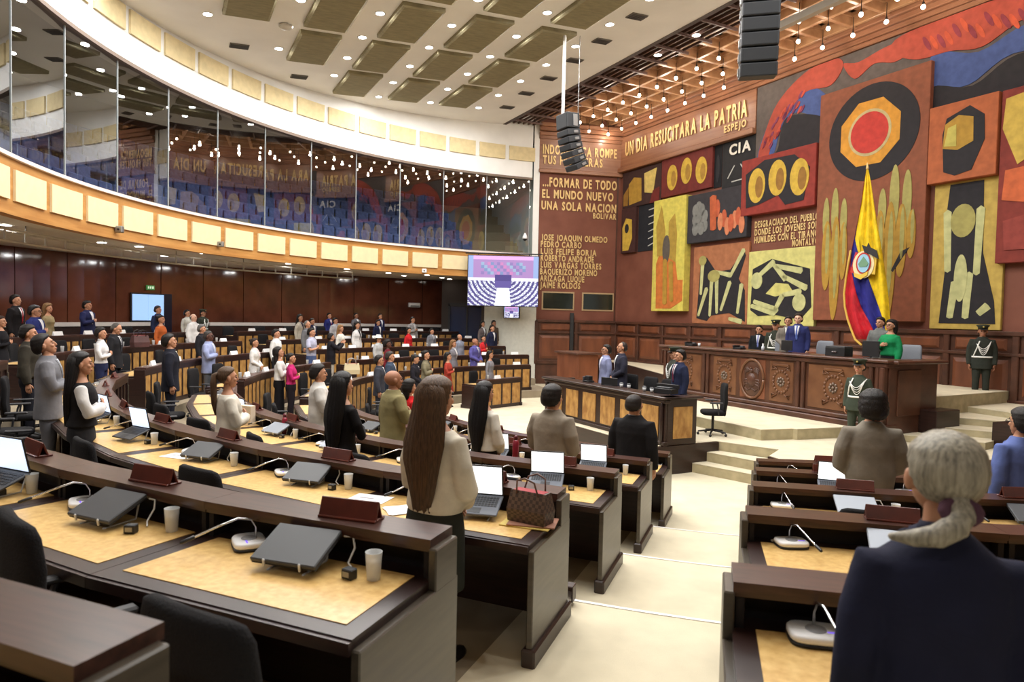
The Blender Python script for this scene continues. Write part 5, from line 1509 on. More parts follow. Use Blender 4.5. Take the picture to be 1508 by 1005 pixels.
board('dark brown mural panel at the upper left corner with an ochre shape', 24.5, 21.92, 4.85, 6.40, .10, (66, 46, 44), [(O2, [(.5, .1), (.45, 1.0), (.8, 1.25), (1.3, 1.15), (1.35, .2)], 0), (O3, [(1.55, .5), (1.5, 1.3), (2.3, 1.4), (2.1, .4)], 1), ((110, 44, 42), [(1.9, .0), (2.5, .0), (2.5, .6), (2.1, .5)], 2), ((150, 110, 50), [(.1, .1), (.1, .6), (.45, .9), (.4, .1)], 1)])
board('narrow mural panel at the far left with a yellow upright shape', 24.45, 23.46, 2.90, 4.84, .16, (70, 44, 42), [(O1, [(.15, .1), (.1, 1.1), (.35, 1.5), (.75, 1.4), (.8, .6), (.55, .1)], 0), (BK, el(.42, 1.05, .14, .2), 1)])
board('black mural panel with thin white strokes left of the yellow panel', 23.42, 22.08, 2.90, 4.86, .03, (38, 40, 46), [((200, 200, 196), bar(.7, .2+.3*i, 1.2, .35+.28*i, .015, .03), 0) for i in range(6)])
board('tall yellow mural panel with brown and orange upright shapes', 22.05, 20.16, .38, 4.83, .32, (216, 202, 96), [((206, 120, 60), [(.3, .1), (.25, 1.9), (.6, 2.6), (1.3, 2.4), (1.55, 1.2), (1.85, 1.2), (1.85, .4), (1.2, .1)], 0), ((176, 146, 66), [(.3, 2.2), (.2, 3.4), (.5, 4.2), (.75, 3.2), (.7, 2.2)], 1), ((176, 146, 66), [(1.0, 2.1), (.95, 3.5), (1.3, 3.8), (1.45, 3.0), (1.4, 1.9)], 1), ((96, 88, 80), el(.85, 2.45, .22, .55), 2), (O2, bar(.85, .3, .8, 2.0, .12, .12), 3), (O2, bar(1.25, .4, 1.15, 1.9, .10, .12), 3)])
sh = []
for i in range(11): sh.append(((128, 128, 124), el(.45+.16*(i % 4), .5+.35*(i//4)+.1*(i % 2), .17, .24, 12), i % 3))
for i in range(9): sh.append((((206, 128, 92), (190, 96, 66))[i % 2], el(1.4+.17*i, .45+.10*(i % 4)+(.6 if i < 2 else 0), .13, .32, 12), i % 3))
sh.append(((188, 96, 62), bar(1.4, .4, 1.35, 1.6, .14, .16), 3))
board('charcoal mural panel with grey lobes and orange lobes', 20.13, 17.16, 2.95, 4.76, .24, (58, 56, 60), sh)
sh = [(BK, [(.25, .2), (.4, 2.3), (.7, 2.45), (1.2, 1.9), (1.9, 1.95), (2.5, 2.6), (2.6, 2.4), (2.3, 1.6), (2.6, 1.2), (2.65, .1), (1.9, .4), (1.0, .3), (.8, .1)], 0)]
for a in ((.45, 1.1, .5, 2.2), (.35, .3, .75, 1.3), (.95, .3, 1.0, 1.7), (1.3, .4, 1.25, 1.6), (1.5, .5, 1.9, 1.5), (1.9, .2, 2.5, .1), (1.9, 1.7, 2.5, 2.6), (2.3, .4, 2.45, 1.4), (1.2, 1.9, 1.9, 1.75)):
    sh.append((PL, bar(a[0], a[1], a[2], a[3], .06, .09), 1))
sh.append((OL, el(.5, 2.35, .2, .18), 2)); sh.append((OL, el(1.1, 1.75, .3, .22), 2))
board('orange-brown lower mural panel with dark field and pale slanting bars', 19.87, 17.14, -.08, 2.80, .10, (172, 112, 78), sh)
sh = [(BK, [(.15, .5), (.2, 1.9), (1.0, 2.2), (2.5, 1.8), (2.6, .6), (2.2, .2), (1.2, .35), (.5, .3)], 0), ((206, 200, 122), [(.8, 1.05), (1.2, 1.4), (1.7, 1.35), (1.9, 1.1), (1.2, .95)], 1)]
for a in ((.4, 1.6, 1.1, 2.1), (1.1, 2.0, 1.6, 1.5), (1.2, 1.95, 2.2, 1.75), (1.5, 1.6, 2.4, 1.2), (.3, .8, 1.3, .5), (1.2, .5, 1.5, 1.0), (1.5, 1.0, 2.2, 1.1), (.2, .65, 1.2, .4)):
    sh.append((PL, bar(a[0], a[1], a[2], a[3], .07, .10), 2))
sh.append((PL, el(.4, 1.5, .24, .28), 3)); sh.append((PL, el(2.15, .75, .25, .28), 3))
board('pale yellow lower mural panel with dark field and crossing bars', 17.10, 14.40, -.08, 2.42, .14, (210, 204, 128), sh)
board('maroon and ochre mural panel cut by the right edge', 9.26, 6.8, 1.55, 5.66, .26, (134, 60, 52), [((206, 176, 84), [(.05, 3.2), (.1, 3.9), (.8, 4.0), (.9, 2.6), (.4, 2.3)], 0), ((206, 106, 66), [(.1, 1.5), (.15, 2.2), (1.5, 2.3), (1.5, 1.2)], 1), ((150, 70, 62), [(.2, .3), (.15, 1.0), (1.5, 1.3), (1.5, .3)], 2)])
# ================================================================= screens
def screen_mesh(W, H, nx=110, ny=80):
    vs = []; fs = []; cols = []
    for j in range(ny+1):
        for i in range(nx+1): vs.append((W*i/nx, 0, H*j/ny))
    rs = random.Random(2)
    for j in range(ny):
        for i in range(nx):
            u = (i+.5)/nx; v = (j+.5)/ny
            c = (190, 180, 225)
            if v > .50:
                c = (168, 132, 186)
                if .18 < u < .82 and .62 < v < .88 and (int(u*22)+int(v*16)) % 3: c = ((124, 140, 184), (196, 128, 182), (140, 120, 176), (150, 172, 200))[(int(u*22)*7+int(v*16)*3) % 4]
                if v > .93: c = (226, 170, 226)
                if u < .07 or u > .93: c = (150, 170, 215)
                if v < .56: c = (236, 232, 250)
                if .38 < u < .62 and v < .62: c = (78, 66, 130)
            else:
                dx = (u-.5)*1.25; dy = .62-v; rad = math.hypot(dx, dy)
                c = (236, 238, 252) if int(rad*26) % 2 else (88, 80, 140)
                if rs.random() < .22: c = (60, 54, 110)
                if abs(u-.5) < .07+.10*(.5-v): c = (240, 244, 255)
                if .38 < u < .62 and v > .36: c = (96, 84, 150)
            cols.append(c)
            a = j*(nx+1)+i; fs.append((a, a+1, a+nx+2, a+nx+1))
    me = bpy.data.meshes.new('picture'); me.from_pydata(vs, [], fs)
    ca = me.color_attributes.new('Col', 'FLOAT_COLOR', 'CORNER')
    k = 0
    for q, f in enumerate(fs):
        cc = col(cols[q])
        for _ in range(4): ca.data[k].color = cc; k += 1
    m = bpy.data.materials.get('video_picture')
    if not m:
        m = bpy.data.materials.new('video_picture'); m.use_nodes = True; nt = m.node_tree; b = nt.nodes['Principled BSDF']
        at = nt.nodes.new('ShaderNodeVertexColor'); at.layer_name = 'Col'
        b.inputs['Base Color'].default_value = (0, 0, 0, 1); b.inputs['Roughness'].default_value = .3
        nt.links.new(at.outputs[0], b.inputs['Emission Color']); b.inputs['Emission Strength'].default_value = 1.1
    me.materials.append(m)
    return me
t = thing('video_screen', 'large bright video screen showing the chamber, hung below the balcony end', 'screen', (-1.86, 27.95, .46))
mb = MB(); mb.bbox(-.03, 2.91, .01, .10, -.03, 2.07, .01); part('casing', mb, M_blackp, t)
ob('picture', screen_mesh(2.88, 2.04), t)
mb = MB(); mb.tube([(-.1, .05, 2.14), (3.0, .05, 2.14)], .03, 6); mb.tube([(.4, .05, 2.14), (.4, .05, 2.04)], .02, 6); mb.tube([(2.5, .05, 2.14), (2.5, .05, 2.04)], .02, 6); part('hanging_bar', mb, M_blackp, t, True)
t = thing('monitor', 'small wall monitor under the large video screen', 'monitor', (-.36, 29.15, -.02))
mb = MB(); mb.bbox(-.03, .68, .01, .16, -.03, .50, .015); part('casing', mb, M_blackp, t)
o = ob('picture', screen_mesh(.62, .46, 32, 24), t)
# lit door and fittings on the back wall
def cylp(px, py, rad_, ctr=CB):
    d = ray(px, py); a = d.x*d.x+d.y*d.y; b = -2*(d.x*ctr.x+d.y*ctr.y); c_ = ctr.x**2+ctr.y**2-rad_**2
    return d*((-b+math.sqrt(b*b-4*a*c_))/2/a)
def wallT(px, py, rad_):
    p = cylp(px, py, rad_); a = math.atan2(CB.x-p.x, CB.y-p.y)
    return Matrix.Translation(p) @ Matrix.Rotation(-a+math.pi, 4, 'Z') @ Matrix.Rotation(math.pi, 4, 'Z')
def wall_rect(px0, py0, px1, py1, rad_):
    p0, p1 = cylp(px0, py1, rad_), cylp(px1, py1, rad_); p2 = cylp(px0, py0, rad_)
    d = (p1-p0).xy; L = d.length; d.normalize()
    T = Matrix(((d.x, -d.y, 0, p0.x), (d.y, d.x, 0, p0.y), (0, 0, 1, p0.z), (0, 0, 0, 1)))
    return T, L, p2.z-p0.z
T, L, H = wall_rect(195, 433, 241, 472, 19.75)
t = thing('lit_glass_door', 'pale blue glass door, lit from beyond, on the brown wall beside the dark doorway', 'screen', T=T)
mb = MB(); mb.bbox(-.05, L+.05, .01, .07, -.05, H+.05, .01); part('frame', mb, M_blackp, t)
mb = MB(); mb.box(0, L*.49, -.005, .02, 0, H); mb.box(L*.5, L, -.005, .02, 0, H); part('lit_panel', mb, mat('lit_door_glass', (150, 186, 236), .4, emit=.75), t)  # light beyond the door glass put in as a glowing panel
T, L, H = wall_rect(240, 433, 252, 498, 19.83)
mb = MB(); mb.box(0, L, -.04, .1, 0, H, T); struct('door_1', mb, mat('door_dark', (20, 20, 40), .3))
T, L, H = wall_rect(216, 420, 228, 427, 19.75)
t = thing('exit_sign', 'small green exit sign above the pale blue glass door', 'sign', T=T)
mb = MB(); mb.bbox(0, L, 0, .05, 0, H, .01); part('box', mb, mat('exit_green', (60, 120, 60), .5, emit=.4), t)
mb = MB(); mb.box(L*.15, L*.3, -.01, .01, H*.25, H*.75); mb.box(L*.4, L*.55, -.01, .01, H*.25, H*.75); mb.box(L*.65, L*.85, -.01, .01, H*.25, H*.75); part('symbol', mb, mat('exit_white', (210, 230, 200), .5, emit=.5), t)
T, L, H = wall_rect(602, 446, 618, 452.5, 19.75)
t = thing('air_unit', 'small white box unit on the brown back wall', 'wall unit', T=T); mb = MB(); mb.bbox(0, L, -.1, .1, 0, H, .02); part('case', mb, M_white, t); mb = MB(); mb.bbox(.05, L-.05, -.12, -.09, .03, .08, .005); part('grille', mb, M_metal, t)
T, L, H = wall_rect(675, 461, 682, 471, 19.3)
t = thing('exit_sign', 'green exit sign by the passage right of the back wall', 'sign', T=T); mb = MB(); mb.bbox(0, L, 0, .05, 0, H, .01); part('box', mb, mat('exit_green', (60, 120, 60), .5, emit=.4), t)
mb = MB(); mb.box(L*.2, L*.8, -.01, .01, H*.3, H*.7); part('symbol', mb, mat('exit_white', (210, 230, 200), .5, emit=.5), t)
# passage with dim blue glass door
mb = MB(); mb.box(-2.9, -1.35, 31.5, 31.6, -1.5, .45); struct('door_2', mb, mat('blue_glass_door', (34, 48, 78), .15, spec=.8))
mb = MB(); mb.box(-2.98, -2.9, 31.42, 31.6, -1.5, .55); mb.box(-2.98, -1.3, 31.42, 31.6, .45, .6); mb.box(-2.15, -2.08, 31.45, 31.6, -1.5, .45); struct('trim_50', mb, M_blackp)
mb = MB(); mb.box(-3.4, -1.2, 32.5, 32.7, -1.6, 1.76); struct('wall_passage_end', mb, M_galdark)
# ---------------------------------------------------------------- lighting truss under the balcony
M_truss = mat('truss_paint', (196, 192, 186), .5)
t = thing('lighting_truss', 'pale metal ladder truss hung in a curve under the balcony', 'truss', pol(CB, 15.5, 100, 1.5))
TI = Matrix.Translation(-pol(CB, 15.5, 100, 1.5))
for z in (1.36, 1.60):
    mb = MB(); mb.tube([tuple(TI @ pol(CB, 15.5, 66+68*i/60, z-.0)) for i in range(61)], .028, 6); part('rail', mb, M_truss, t, True)
mb = MB(); mb.tube([tuple(TI @ pol(CB, 15.8, 66+68*i/60, 1.60)) for i in range(61)], .025, 6); part('rail', mb, M_truss, t, True)
for i in range(28):
    a = 66.5+2.5*i
    mb = MB(); p0 = TI @ pol(CB, 15.5, a, 1.36); p1 = TI @ pol(CB, 15.5, a, 1.60); p2 = TI @ pol(CB, 15.8, a, 1.60)
    mb.tube([tuple(p0), tuple(p1)], .024, 6); mb.tube([tuple(p1), tuple(p2)], .02, 5); part('rung', mb, M_truss, t, True)
    if i % 4 == 0:
        mb = MB(); mb.tube([tuple(p1), tuple(p1+Vector((0, 0, .16)))], .012, 5); part('hanger', mb, M_metal, t, True)
# ---------------------------------------------------------------- loudspeaker arrays
def array(label, top, dirv, specs, w_, d_):
    t = thing('line_array', label, 'loudspeaker', top)
    f = Vector((dirv[0], dirv[1], 0)).normalized()
    rz = math.atan2(f.y, f.x)+math.pi/2     # local -y faces f
    T = Matrix.Rotation(rz, 4, 'Z'); ang = 0
    cur = T.copy()
    for h, dang in specs:
        cur = cur @ Matrix.Translation((0, 0, 0)) @ Matrix.Translation((0, d_/2, 0)) @ Matrix.Rotation(R(dang), 4, 'X') @ Matrix.Translation((0, -d_/2, 0))
        mb = MB(); mb.bbox(-w_/2, w_/2, -d_/2, d_/2, -h+.01, 0, .012, cur); cab = part('cabinet', mb, M_speaker, t)
        mb = MB(); mb.box(-w_/2+.03, w_/2-.03, -d_/2-.008, -d_/2+.01, -h+.03, -.02, cur); part('grille', mb, mat('speaker_grille', (30, 32, 36), .7), cab)
        mb = MB()
        for s in (-1, 1): mb.bbox(s*(w_/2+.012)-.012, s*(w_/2+.012)+.012, -.02, .12, -h+.05, -.05, .004, cur)
        part('bracket', mb, M_metal, cab)
        cur = cur @ Matrix.Translation((0, 0, -h))
    return t
tp = at_y(836, 168, 19.2)
a1 = array('curved dark line array hanging on a white pole before the left inscriptions', tp, (-.95, -.55), [(.42, 4), (.17, 6), (.17, 4), (.17, 4), (.17, 4), (.17, 3), (.17, 3)], .56, .42)
mb = MB(); p0 = at_y(832, 45, 19.2); mb.tube([(p0.x-tp.x, p0.y-tp.y, ceil_z(p0.x, p0.y)-tp.z), (p0.x-tp.x, p0.y-tp.y, 0)], .045, 8); part('pole', mb, M_white, a1, True)
mb = MB(); mb.tube([(.30, .1, 2.2), (.30, .1, -.1)], .012, 5); part('cable', mb, M_metal, a1, True)
tp = at_y(1122, -55, 12.0)
a2 = array('large dark line array hanging near the camera at the top edge', tp, (-.25, -1), [(.25, 0), (.235, 1), (.235, 1.5), (.235, 1.5), (.235, 1.5), (.235, 1.5), (.235, 2), (.235, 2)], .62, .5)
mb = MB(); mb.bbox(-.35, .35, -.05, .05, .02, .10, .01); mb.tube([(0, 0, .1), (0, 0, 2.0)], .03, 6); part('hanging_frame', mb, M_metal, a2)
p0, p1 = at_z(1140, 43, 7.75), at_z(1262, -14, 7.75)
t = thing('steel_beam', 'pale steel beam hung below the coffers behind the large line array', 'beam', p0)
d = p1-p0; n_ = Vector((-d.y, d.x, 0)).normalized()*.09
mb = MB(); mb.loft([[tuple(q+n_+Vector((0, 0, -.09))), tuple(q-n_+Vector((0, 0, -.09))), tuple(q-n_+Vector((0, 0, .09))), tuple(q+n_+Vector((0, 0, .09)))] for q in (Vector(), d)]); part('beam', mb, mat('painted_steel', (206, 200, 192), .4), t)
mb = MB(); mb.tube([(0, 0, .05), (0, 0, .8)], .02, 5); mb.tube([tuple(d*.8), tuple(d*.8+Vector((0, 0, .8)))], .02, 5); part('hanger', mb, M_metal, t)
# small fittings
def dome(label, p, m=M_micb):
    t = thing('security_camera', label, 'camera', p); mb = MB(); mb.lathe([(.02, .25), (.05, .2), (.09, .12), (.11, .05), (.10, 0)], 16); part('housing', mb, m, t, True)
    mb = MB(); mb.ell((0, 0, 0), (.09, .09, .09), 14, 8); part('dome', mb, M_blackp, t, True)
dome('white dome camera on the white pillar above the video screen', at_y(773, 352, 29.2))
for (x, y), lb in (((176, 338), 'small grey sensor box under the balcony fascia, left'), ((325, 360), 'small grey camera on the balcony fascia, middle'), ((625, 399), 'small white access box under the balcony fascia, right')):
    p = cylp(x, y, 14.34); t = thing('sensor_box', lb, 'sensor', p); mb = MB(); mb.bbox(-.09, .09, -.06, .06, -.08, .08, .02); part('case', mb, M_micb if x > 600 else M_metal, t); mb = MB(); mb.ell((0, -.06, 0), (.03, .03, .03), 8, 6); part('lens', mb, M_blackp, t)
# ================================================================= people
FLAGP = Vector((9.6, 18.6))
def stand(px, ytop, Y, fz, label, face=None, dface=0, Hmax=None, **kw):
    d = ray(px, ytop); P = d*(Y/d.y)
    H = P.z-fz
    if kw.get('x') and 'cap' in kw['x']: H -= .035
    if kw.get('x') and 'hat' in kw['x']: H -= .06
    tgt = FLAGP-P.xy
    rz = face_dir(tgt.x, tgt.y)+R(dface) if face is None else R(face)
    person(label, Vector((P.x, P.y, fz)), H, rz, **kw)
    PEOPLE.append((P.x, P.y))
PEOPLE = []
blz = dict(top='blazer')
W_ = (232, 230, 226)
def F(k): return fl(k)
NAVY = (34, 38, 62); BLACK = (30, 28, 32)
stand(1, 465, 14.2, F(1), 'woman in black with a bare neckline at the left edge', sex='f', pose='heart', top='dress', tc=BLACK, hair='bun', hc=(60, 40, 30))
stand(24, 434, 17.4, F(0), 'man in black suit and red tie standing at the far left back', pose='down', tc=(30, 26, 28), tie=(150, 30, 40), tilt=4)
stand(52, 449.5, 16.0, F(1), 'man in royal blue suit and glasses, hand on heart, far left', pose='heart', tc=(42, 50, 110), x=('glasses',), w=1.08)
stand(71, 447, 18.4, F(0), 'woman in beige coat with wavy fair hair at the back left', sex='f', pose='down', top='dress', tc=(158, 140, 104), hair='wavy', hc=(140, 104, 66))
stand(129, 443, 19.6, F(0), 'man in navy suit, hand on chest, alone against the brown wall', pose='heart', tc=(34, 38, 78), w=1.05)
stand(43, 478, 10.9, F(2), 'dark-haired man in olive sweater behind the grey suited man', pose='down', top='sweater', tc=(58, 54, 46), bc=(28, 28, 36), shirt=(150, 160, 190))
stand(71, 491, 8.2, F(2), 'young man in light grey suit looking up, near left', pose='heart', tc=(128, 128, 134), tilt=18, shirt=(190, 194, 200), dface=-4)
stand(120, 517.6, 7.0, F(2), 'woman with long black hair, black waistcoat over puffed white sleeves', sex='f', pose='heart', top='blouse', tc=(228, 226, 224), bc=(44, 44, 48), bot='wide', hair='xlong', hc=(24, 20, 20), dface=-8, x=('vest',))
stand(149, 482, 14.6, F(2), 'short-haired woman in white blouse beside a bald man in black', sex='f', pose='heart', top='shirt', tc=(232, 230, 230), bc=(40, 46, 80), hair='short', hc=(30, 24, 24))
stand(169, 474.6, 15.3, F(2), 'balding older man in black suit with head bowed', pose='down', tc=(34, 34, 38), hair='thin', hc=(90, 84, 80), tilt=-22, tie=(60, 60, 70))
stand(233, 450.5, 22.0, F(0), 'man in navy suit in front of the pale blue glass door', pose='down', tc=(32, 40, 72))
stand(237, 464, 20.3, F(1), 'woman in a burnt orange dress with hair tied up', sex='f', pose='down', top='dress', tc=(190, 98, 48), hair='bun', hc=(30, 22, 22), w=1.08)
stand(276, 456.4, 23.2, F(0), 'man in pale grey shirt at the back beside the uniformed guard', pose='down', top='shirt', tc=(198, 196, 188), bc=(40, 40, 44))
stand(285, 462, 21.6, F(1), 'balding man in a loose white shirt at the back left', pose='down', top='loose', tc=(236, 236, 236), bc=(190, 190, 186), hair='bald', hc=(120, 112, 104), skin='l')
stand(299, 454.8, 24.2, F(0), 'uniformed guard in cap with white cords by the back wall', x=('guard', 'cap', 'aig', 'belt'), tc=(52, 56, 46), hair='capped')
stand(297.7, 477.8, 19.2, F(2), 'grey-haired man in black suit behind the light blue blazer', tc=(34, 34, 40), hair='short', hc=(120, 118, 116), pose='down')
stand(307.5, 486.8, 17.0, F(3), 'dark-skinned man in light blue blazer with sunglasses, hand raised', pose='heart', tc=(160, 170, 210), bc=(112, 116, 124), skin='d', hair='crop', hc=(70, 66, 64), x=('glasses',), shirt=(206, 210, 220))
stand(251, 491.7, 12.9, F(3), 'young man in navy suit standing in profile beside the aisle', pose='down', tc=(32, 34, 46), dface=6, hair='short', tilt=6, shirt=(210, 210, 190))
stand(375, 498, 18.4, F(3), 'woman in a white jacket holding a black folder', sex='f', pose='front', top='blazer', tc=(230, 228, 226), hair='bun', hc=(50, 36, 30), shirt=(220, 190, 190))
stand(407, 485, 20.3, F(3), 'bearded man in white shirt in the third far row', pose='down', top='shirt', tc=(232, 232, 230), bc=(40, 42, 48))
stand(412, 511, 16.4, F(4), 'woman with long black hair in white blouse and black trousers', sex='f', pose='heart', top='blouse', tc=(232, 230, 226), bot='wide', bc=(24, 22, 26), hair='long', tilt=12, dface=8)
stand(429, 520, 16.2, F(4), 'woman in a magenta top beside the white blouse', sex='f', pose='heart', top='shirt', tc=(190, 40, 108), bc=(34, 28, 34), hair='bun', x=('nocollar',))
stand(336, 539.4, 7.9, F(3), 'woman with a brown ponytail in a cream sweater and black skirt', sex='f', pose='heart', top='sweater', tc=(226, 220, 206), bot='skirt', bc=(26, 24, 26), hair='ponytail', hc=(96, 72, 52), dface=-6)
stand(470, 536, 10.2, F(4), 'bearded man in a crumpled white shirt seen from behind', pose='heart', top='loose', tc=(220, 216, 210), bc=(60, 56, 54), hair='short', dface=-14)
stand(506, 547, 7.0, F(3), 'woman in a black dress with long straight black hair', sex='f', pose='heart', top='dress', tc=(20, 18, 20), hair='xlong', hc=(20, 18, 20), dface=6, bot=None)
stand(580, 543.6, 9.2, F(4), 'bald man in an olive tan suit seen from behind', pose='heart', tc=(142, 132, 92), hair=None, skin='t', w=1.08, dface=-8)
stand(604, 559, 11.8, F(5), 'woman in red with dark hair behind the olive suited man', sex='f', pose='heart', top='shirt', tc=(206, 30, 34), bc=(30, 30, 30), hair='bob', x=('nocollar',))
stand(645, 553, 4.15, F(2), 'woman with very long brown hair in a cream sweater, nearest the aisle', sex='f', pose='front', top='sweater', tc=(222, 214, 196), bot='skirt', bc=(44, 46, 40), hair='xlong', hc=(96, 70, 48), w=1.06)
stand(459, 483, 20.9, F(3), 'man in light blue polo shirt with hand on heart', pose='heart', top='polo', tc=(186, 188, 212), bc=(78, 96, 140))
stand(453, 472, 23.7, F(2), 'older man in grey suit behind the blue polo shirt', pose='down', tc=(112, 112, 116), hair='thin', hc=(130, 126, 120))
stand(488, 491, 22.1, F(3), 'camera operator in black jacket with back turned', pose='hold', top='loose', tc=(32, 30, 36), bc=(200, 190, 176), hair='short', dface=40)
stand(502, 479, 24.9, F(2), 'fair-haired woman in a white dress at the back centre', sex='f', pose='down', top='dress', tc=(232, 230, 222), hair='wavy', hc=(160, 120, 76))
stand(526, 474, 26.0, F(2), 'woman in white jacket over black with long dark hair', sex='f', pose='down', top='blazer', tc=(232, 230, 228), shirt=(28, 26, 30), hair='long', bc=(30, 28, 32))
stand(524.6, 461, 29.7, F(0), 'man in dark grey suit against the brown back wall', pose='heart', tc=(96, 94, 98), skin='t')
stand(560, 462, 30.4, F(0), 'man in dark blue suit, rearmost at the back centre', pose='down', tc=(34, 40, 84))
stand(557.0, 471, 28.4, F(1), 'man in navy suit and open white shirt at the back centre', pose='down', tc=(30, 34, 66))
stand(442, 463, 25.9, F(1), 'woman in cream jacket over a dark top at the back', sex='f', pose='down', top='blazer', tc=(186, 178, 164), shirt=(44, 34, 54), hair='long', bc=(60, 54, 60))
stand(460, 469, 26.4, F(1), 'young man in navy jacket half hidden behind the older man', pose='down', tc=(40, 42, 70))
stand(485, 461, 28.9, F(0), 'man in bright blue suit and red tie at the back', pose='down', tc=(38, 44, 110), tie=(140, 30, 60))
stand(494, 468, 27.0, F(1), 'man in pale grey shirt beside the bright blue suit', pose='down', top='loose', tc=(184, 184, 190), bc=(70, 70, 76))
stand(557.5, 492.5, 23.9, F(3), 'man in a white hat and pale shirt at the centre', pose='down', top='loose', tc=(190, 192, 194), bc=(70, 68, 70), hair='capped', x=('hat',))
stand(571.5, 500.6, 21.8, F(4), 'woman with curly black hair in a maroon top', sex='f', pose='down', top='shirt', tc=(110, 30, 40), bc=(30, 30, 30), hair='curlytop', x=('nocollar',), skin='d')
stand(559, 523, 17.4, F(5), 'man in charcoal suit and glasses beside the aisle', pose='down', tc=(62, 64, 74), x=('glasses',), hair='short')
stand(575, 517.6, 18.2, F(5), 'man in blue grey suit next to the charcoal suit', pose='down', tc=(60, 72, 92), hair='short', hc=(60, 50, 46))
stand(611, 522, 19.7, F(5), 'woman in black jacket with head lowered', sex='f', pose='front', top='blazer', tc=(34, 32, 40), hair='bun', tilt=-14, shirt=(40, 38, 50))
stand(627.5, 516, 20.3, F(5), 'woman in a sage green jacket with hand on heart', sex='f', pose='heart', top='blazer', tc=(130, 122, 98), shirt=(40, 36, 36), hair='bun')
stand(602, 482.5, 27.2, F(2), 'woman in a red blouse with long dark hair at the back', sex='f', pose='down', top='shirt', tc=(206, 38, 44), bc=(50, 52, 72), hair='long')
stand(608, 467, 29.3, F(1), 'man in pale grey suit behind the red blouse', pose='heart', tc=(156, 154, 156))
stand(636, 484, 27.6, F(2), 'man in mid grey suit and tie right of the red blouse', pose='down', tc=(122, 124, 132), tie=(60, 60, 80))
stand(660, 519, 21.3, F(5), 'woman in a red plaid dress, hand on heart', sex='f', pose='heart', top='dress', tc=(168, 62, 50), hair='long')
stand(668, 501, 24.1, F(4), 'fair-haired woman in grey blazer over white', sex='f', pose='down', top='blazer', tc=(128, 126, 134), hair='wavy', hc=(140, 100, 62))
stand(677, 492, 26.4, F(3), 'man in pale blue grey jacket behind the fair-haired woman', pose='down', top='loose', tc=(140, 146, 164), hair='bald', hc=(110, 100, 92))
stand(700, 498, 24.6, F(4), 'bald dark-skinned man in a violet blue suit, hands clasped', pose='front', tc=(92, 88, 158), hair=None, skin='t', tie=(130, 126, 180), w=1.1)
stand(712, 494, 26.9, F(3), 'woman in a red jacket over a dark floral dress', sex='f', pose='heart', top='blazer', tc=(206, 44, 48), shirt=(50, 40, 50), bot='skirt', bc=(44, 34, 46), hair='bun')
stand(725, 479, 28.2, F(2), 'man in navy suit in front of the white wall', pose='down', tc=(32, 36, 62))
stand(727.5, 472, 28.85, F(1), 'man in brown jacket half hidden against the white wall', pose='down', top='loose', tc=(84, 70, 58), skin='t')
stand(711, 473, 28.9, F(1), 'woman with long dark hair and grey jacket by the passage', sex='f', pose='down', top='blazer', tc=(104, 94, 94), hair='long')
stand(722, 517, 22.8, F(5), 'woman in a sleeveless grey dress at the far front row', sex='f', pose='down', top='dress', tc=(138, 136, 142), hair='long')
stand(715, 561, 8.2, F(4), 'woman with long black hair in a cream blouse near the front', sex='f', pose='front', top='blouse', tc=(226, 220, 206), bot='skirt', bc=(26, 24, 28), hair='xlong', hc=(22, 20, 22))
stand(815, 566, 7.5, F(4), 'dark-haired man in a beige grey suit seen from behind', pose='front', tc=(152, 140, 124), hair='short', w=1.06)
stand(935, 580, 9.0, F(5), 'broad man in a black suit seen from behind by the aisle', pose='down', tc=(24, 22, 24), hair='thin', hc=(36, 28, 26), w=1.16)
stand(892.5, 507.5, 16.1, ZB, 'man in light blue grey suit and glasses behind the clerk counter', face=100, pose='down', tc=(140, 146, 182), x=('glasses',), tilt=4)
stand(915.5, 503, 15.5, ZB, 'balding man in dark suit behind the clerk counter', face=95, pose='front', tc=(46, 46, 60), hair='thin', hc=(60, 50, 46), tilt=6)
stand(994, 510, 14.9, ZB, 'uniformed aide half hidden behind the navy suited clerk', face=100, x=('guard', 'aig', 'cap'), tc=(60, 62, 54), hair='capped')
stand(1001.5, 514.6, 13.7, ZB, 'man in navy suit and tie at the right of the clerk counter', face=105, pose='down', tc=(34, 40, 66), tie=(110, 40, 60))
stand(1118, 479, 19.6, ZG+.02, 'young man in black suit at the left behind the bench', face=150, pose='down', tc=(26, 28, 32), tie=(120, 130, 190))
stand(1142.7, 470.3, 18.9, ZG, 'guard in cap with white cords behind the bench', face=140, x=('guard', 'cap', 'aig', 'belt'), tc=(54, 58, 48), hair='capped')
stand(1161, 466, 17.4, ZP, 'man in taupe suit beside the blue suited man on the dais', face=150, pose='front', tc=(124, 116, 106), shirt=(220, 220, 220), tie=(120, 110, 100))
stand(1176, 461.4, 16.4, ZP, 'tall man in blue suit and blue tie at the centre of the bench', face=145, pose='down', tc=(48, 54, 106), tie=(90, 110, 180), hair='short', hc=(50, 36, 28), skin='l')
stand(1296.5, 467, 15.2, ZP, 'bearded man in grey jacket handling the flag', face=120, pose='front', top='loose', tc=(112, 114, 112), bc=(70, 70, 72))
stand(1312, 471, 14.3, ZP, 'woman in a green, white and red shawl with glasses', face=110, sex='f', pose='heart', top='sweater', tc=(26, 140, 84), bot='skirt', bc=(24, 20, 24), hair='bob', x=('glasses',), w=1.12, tilt=6)
stand(1448, 477.5, 16.3, ZG, 'guard in dark uniform with white cords against the right panelling', face=150, x=('guard', 'cap', 'aig', 'belt'), tc=(50, 54, 48), hair='capped', skin='t', w=1.05)
stand(1266, 527.6, 12.7, ZB, 'female guard in dark green uniform before the carved bench', face=135, sex='f', x=('guard', 'cap', 'aig', 'belt'), tc=(64, 72, 60), hair='bun', w=1.08)
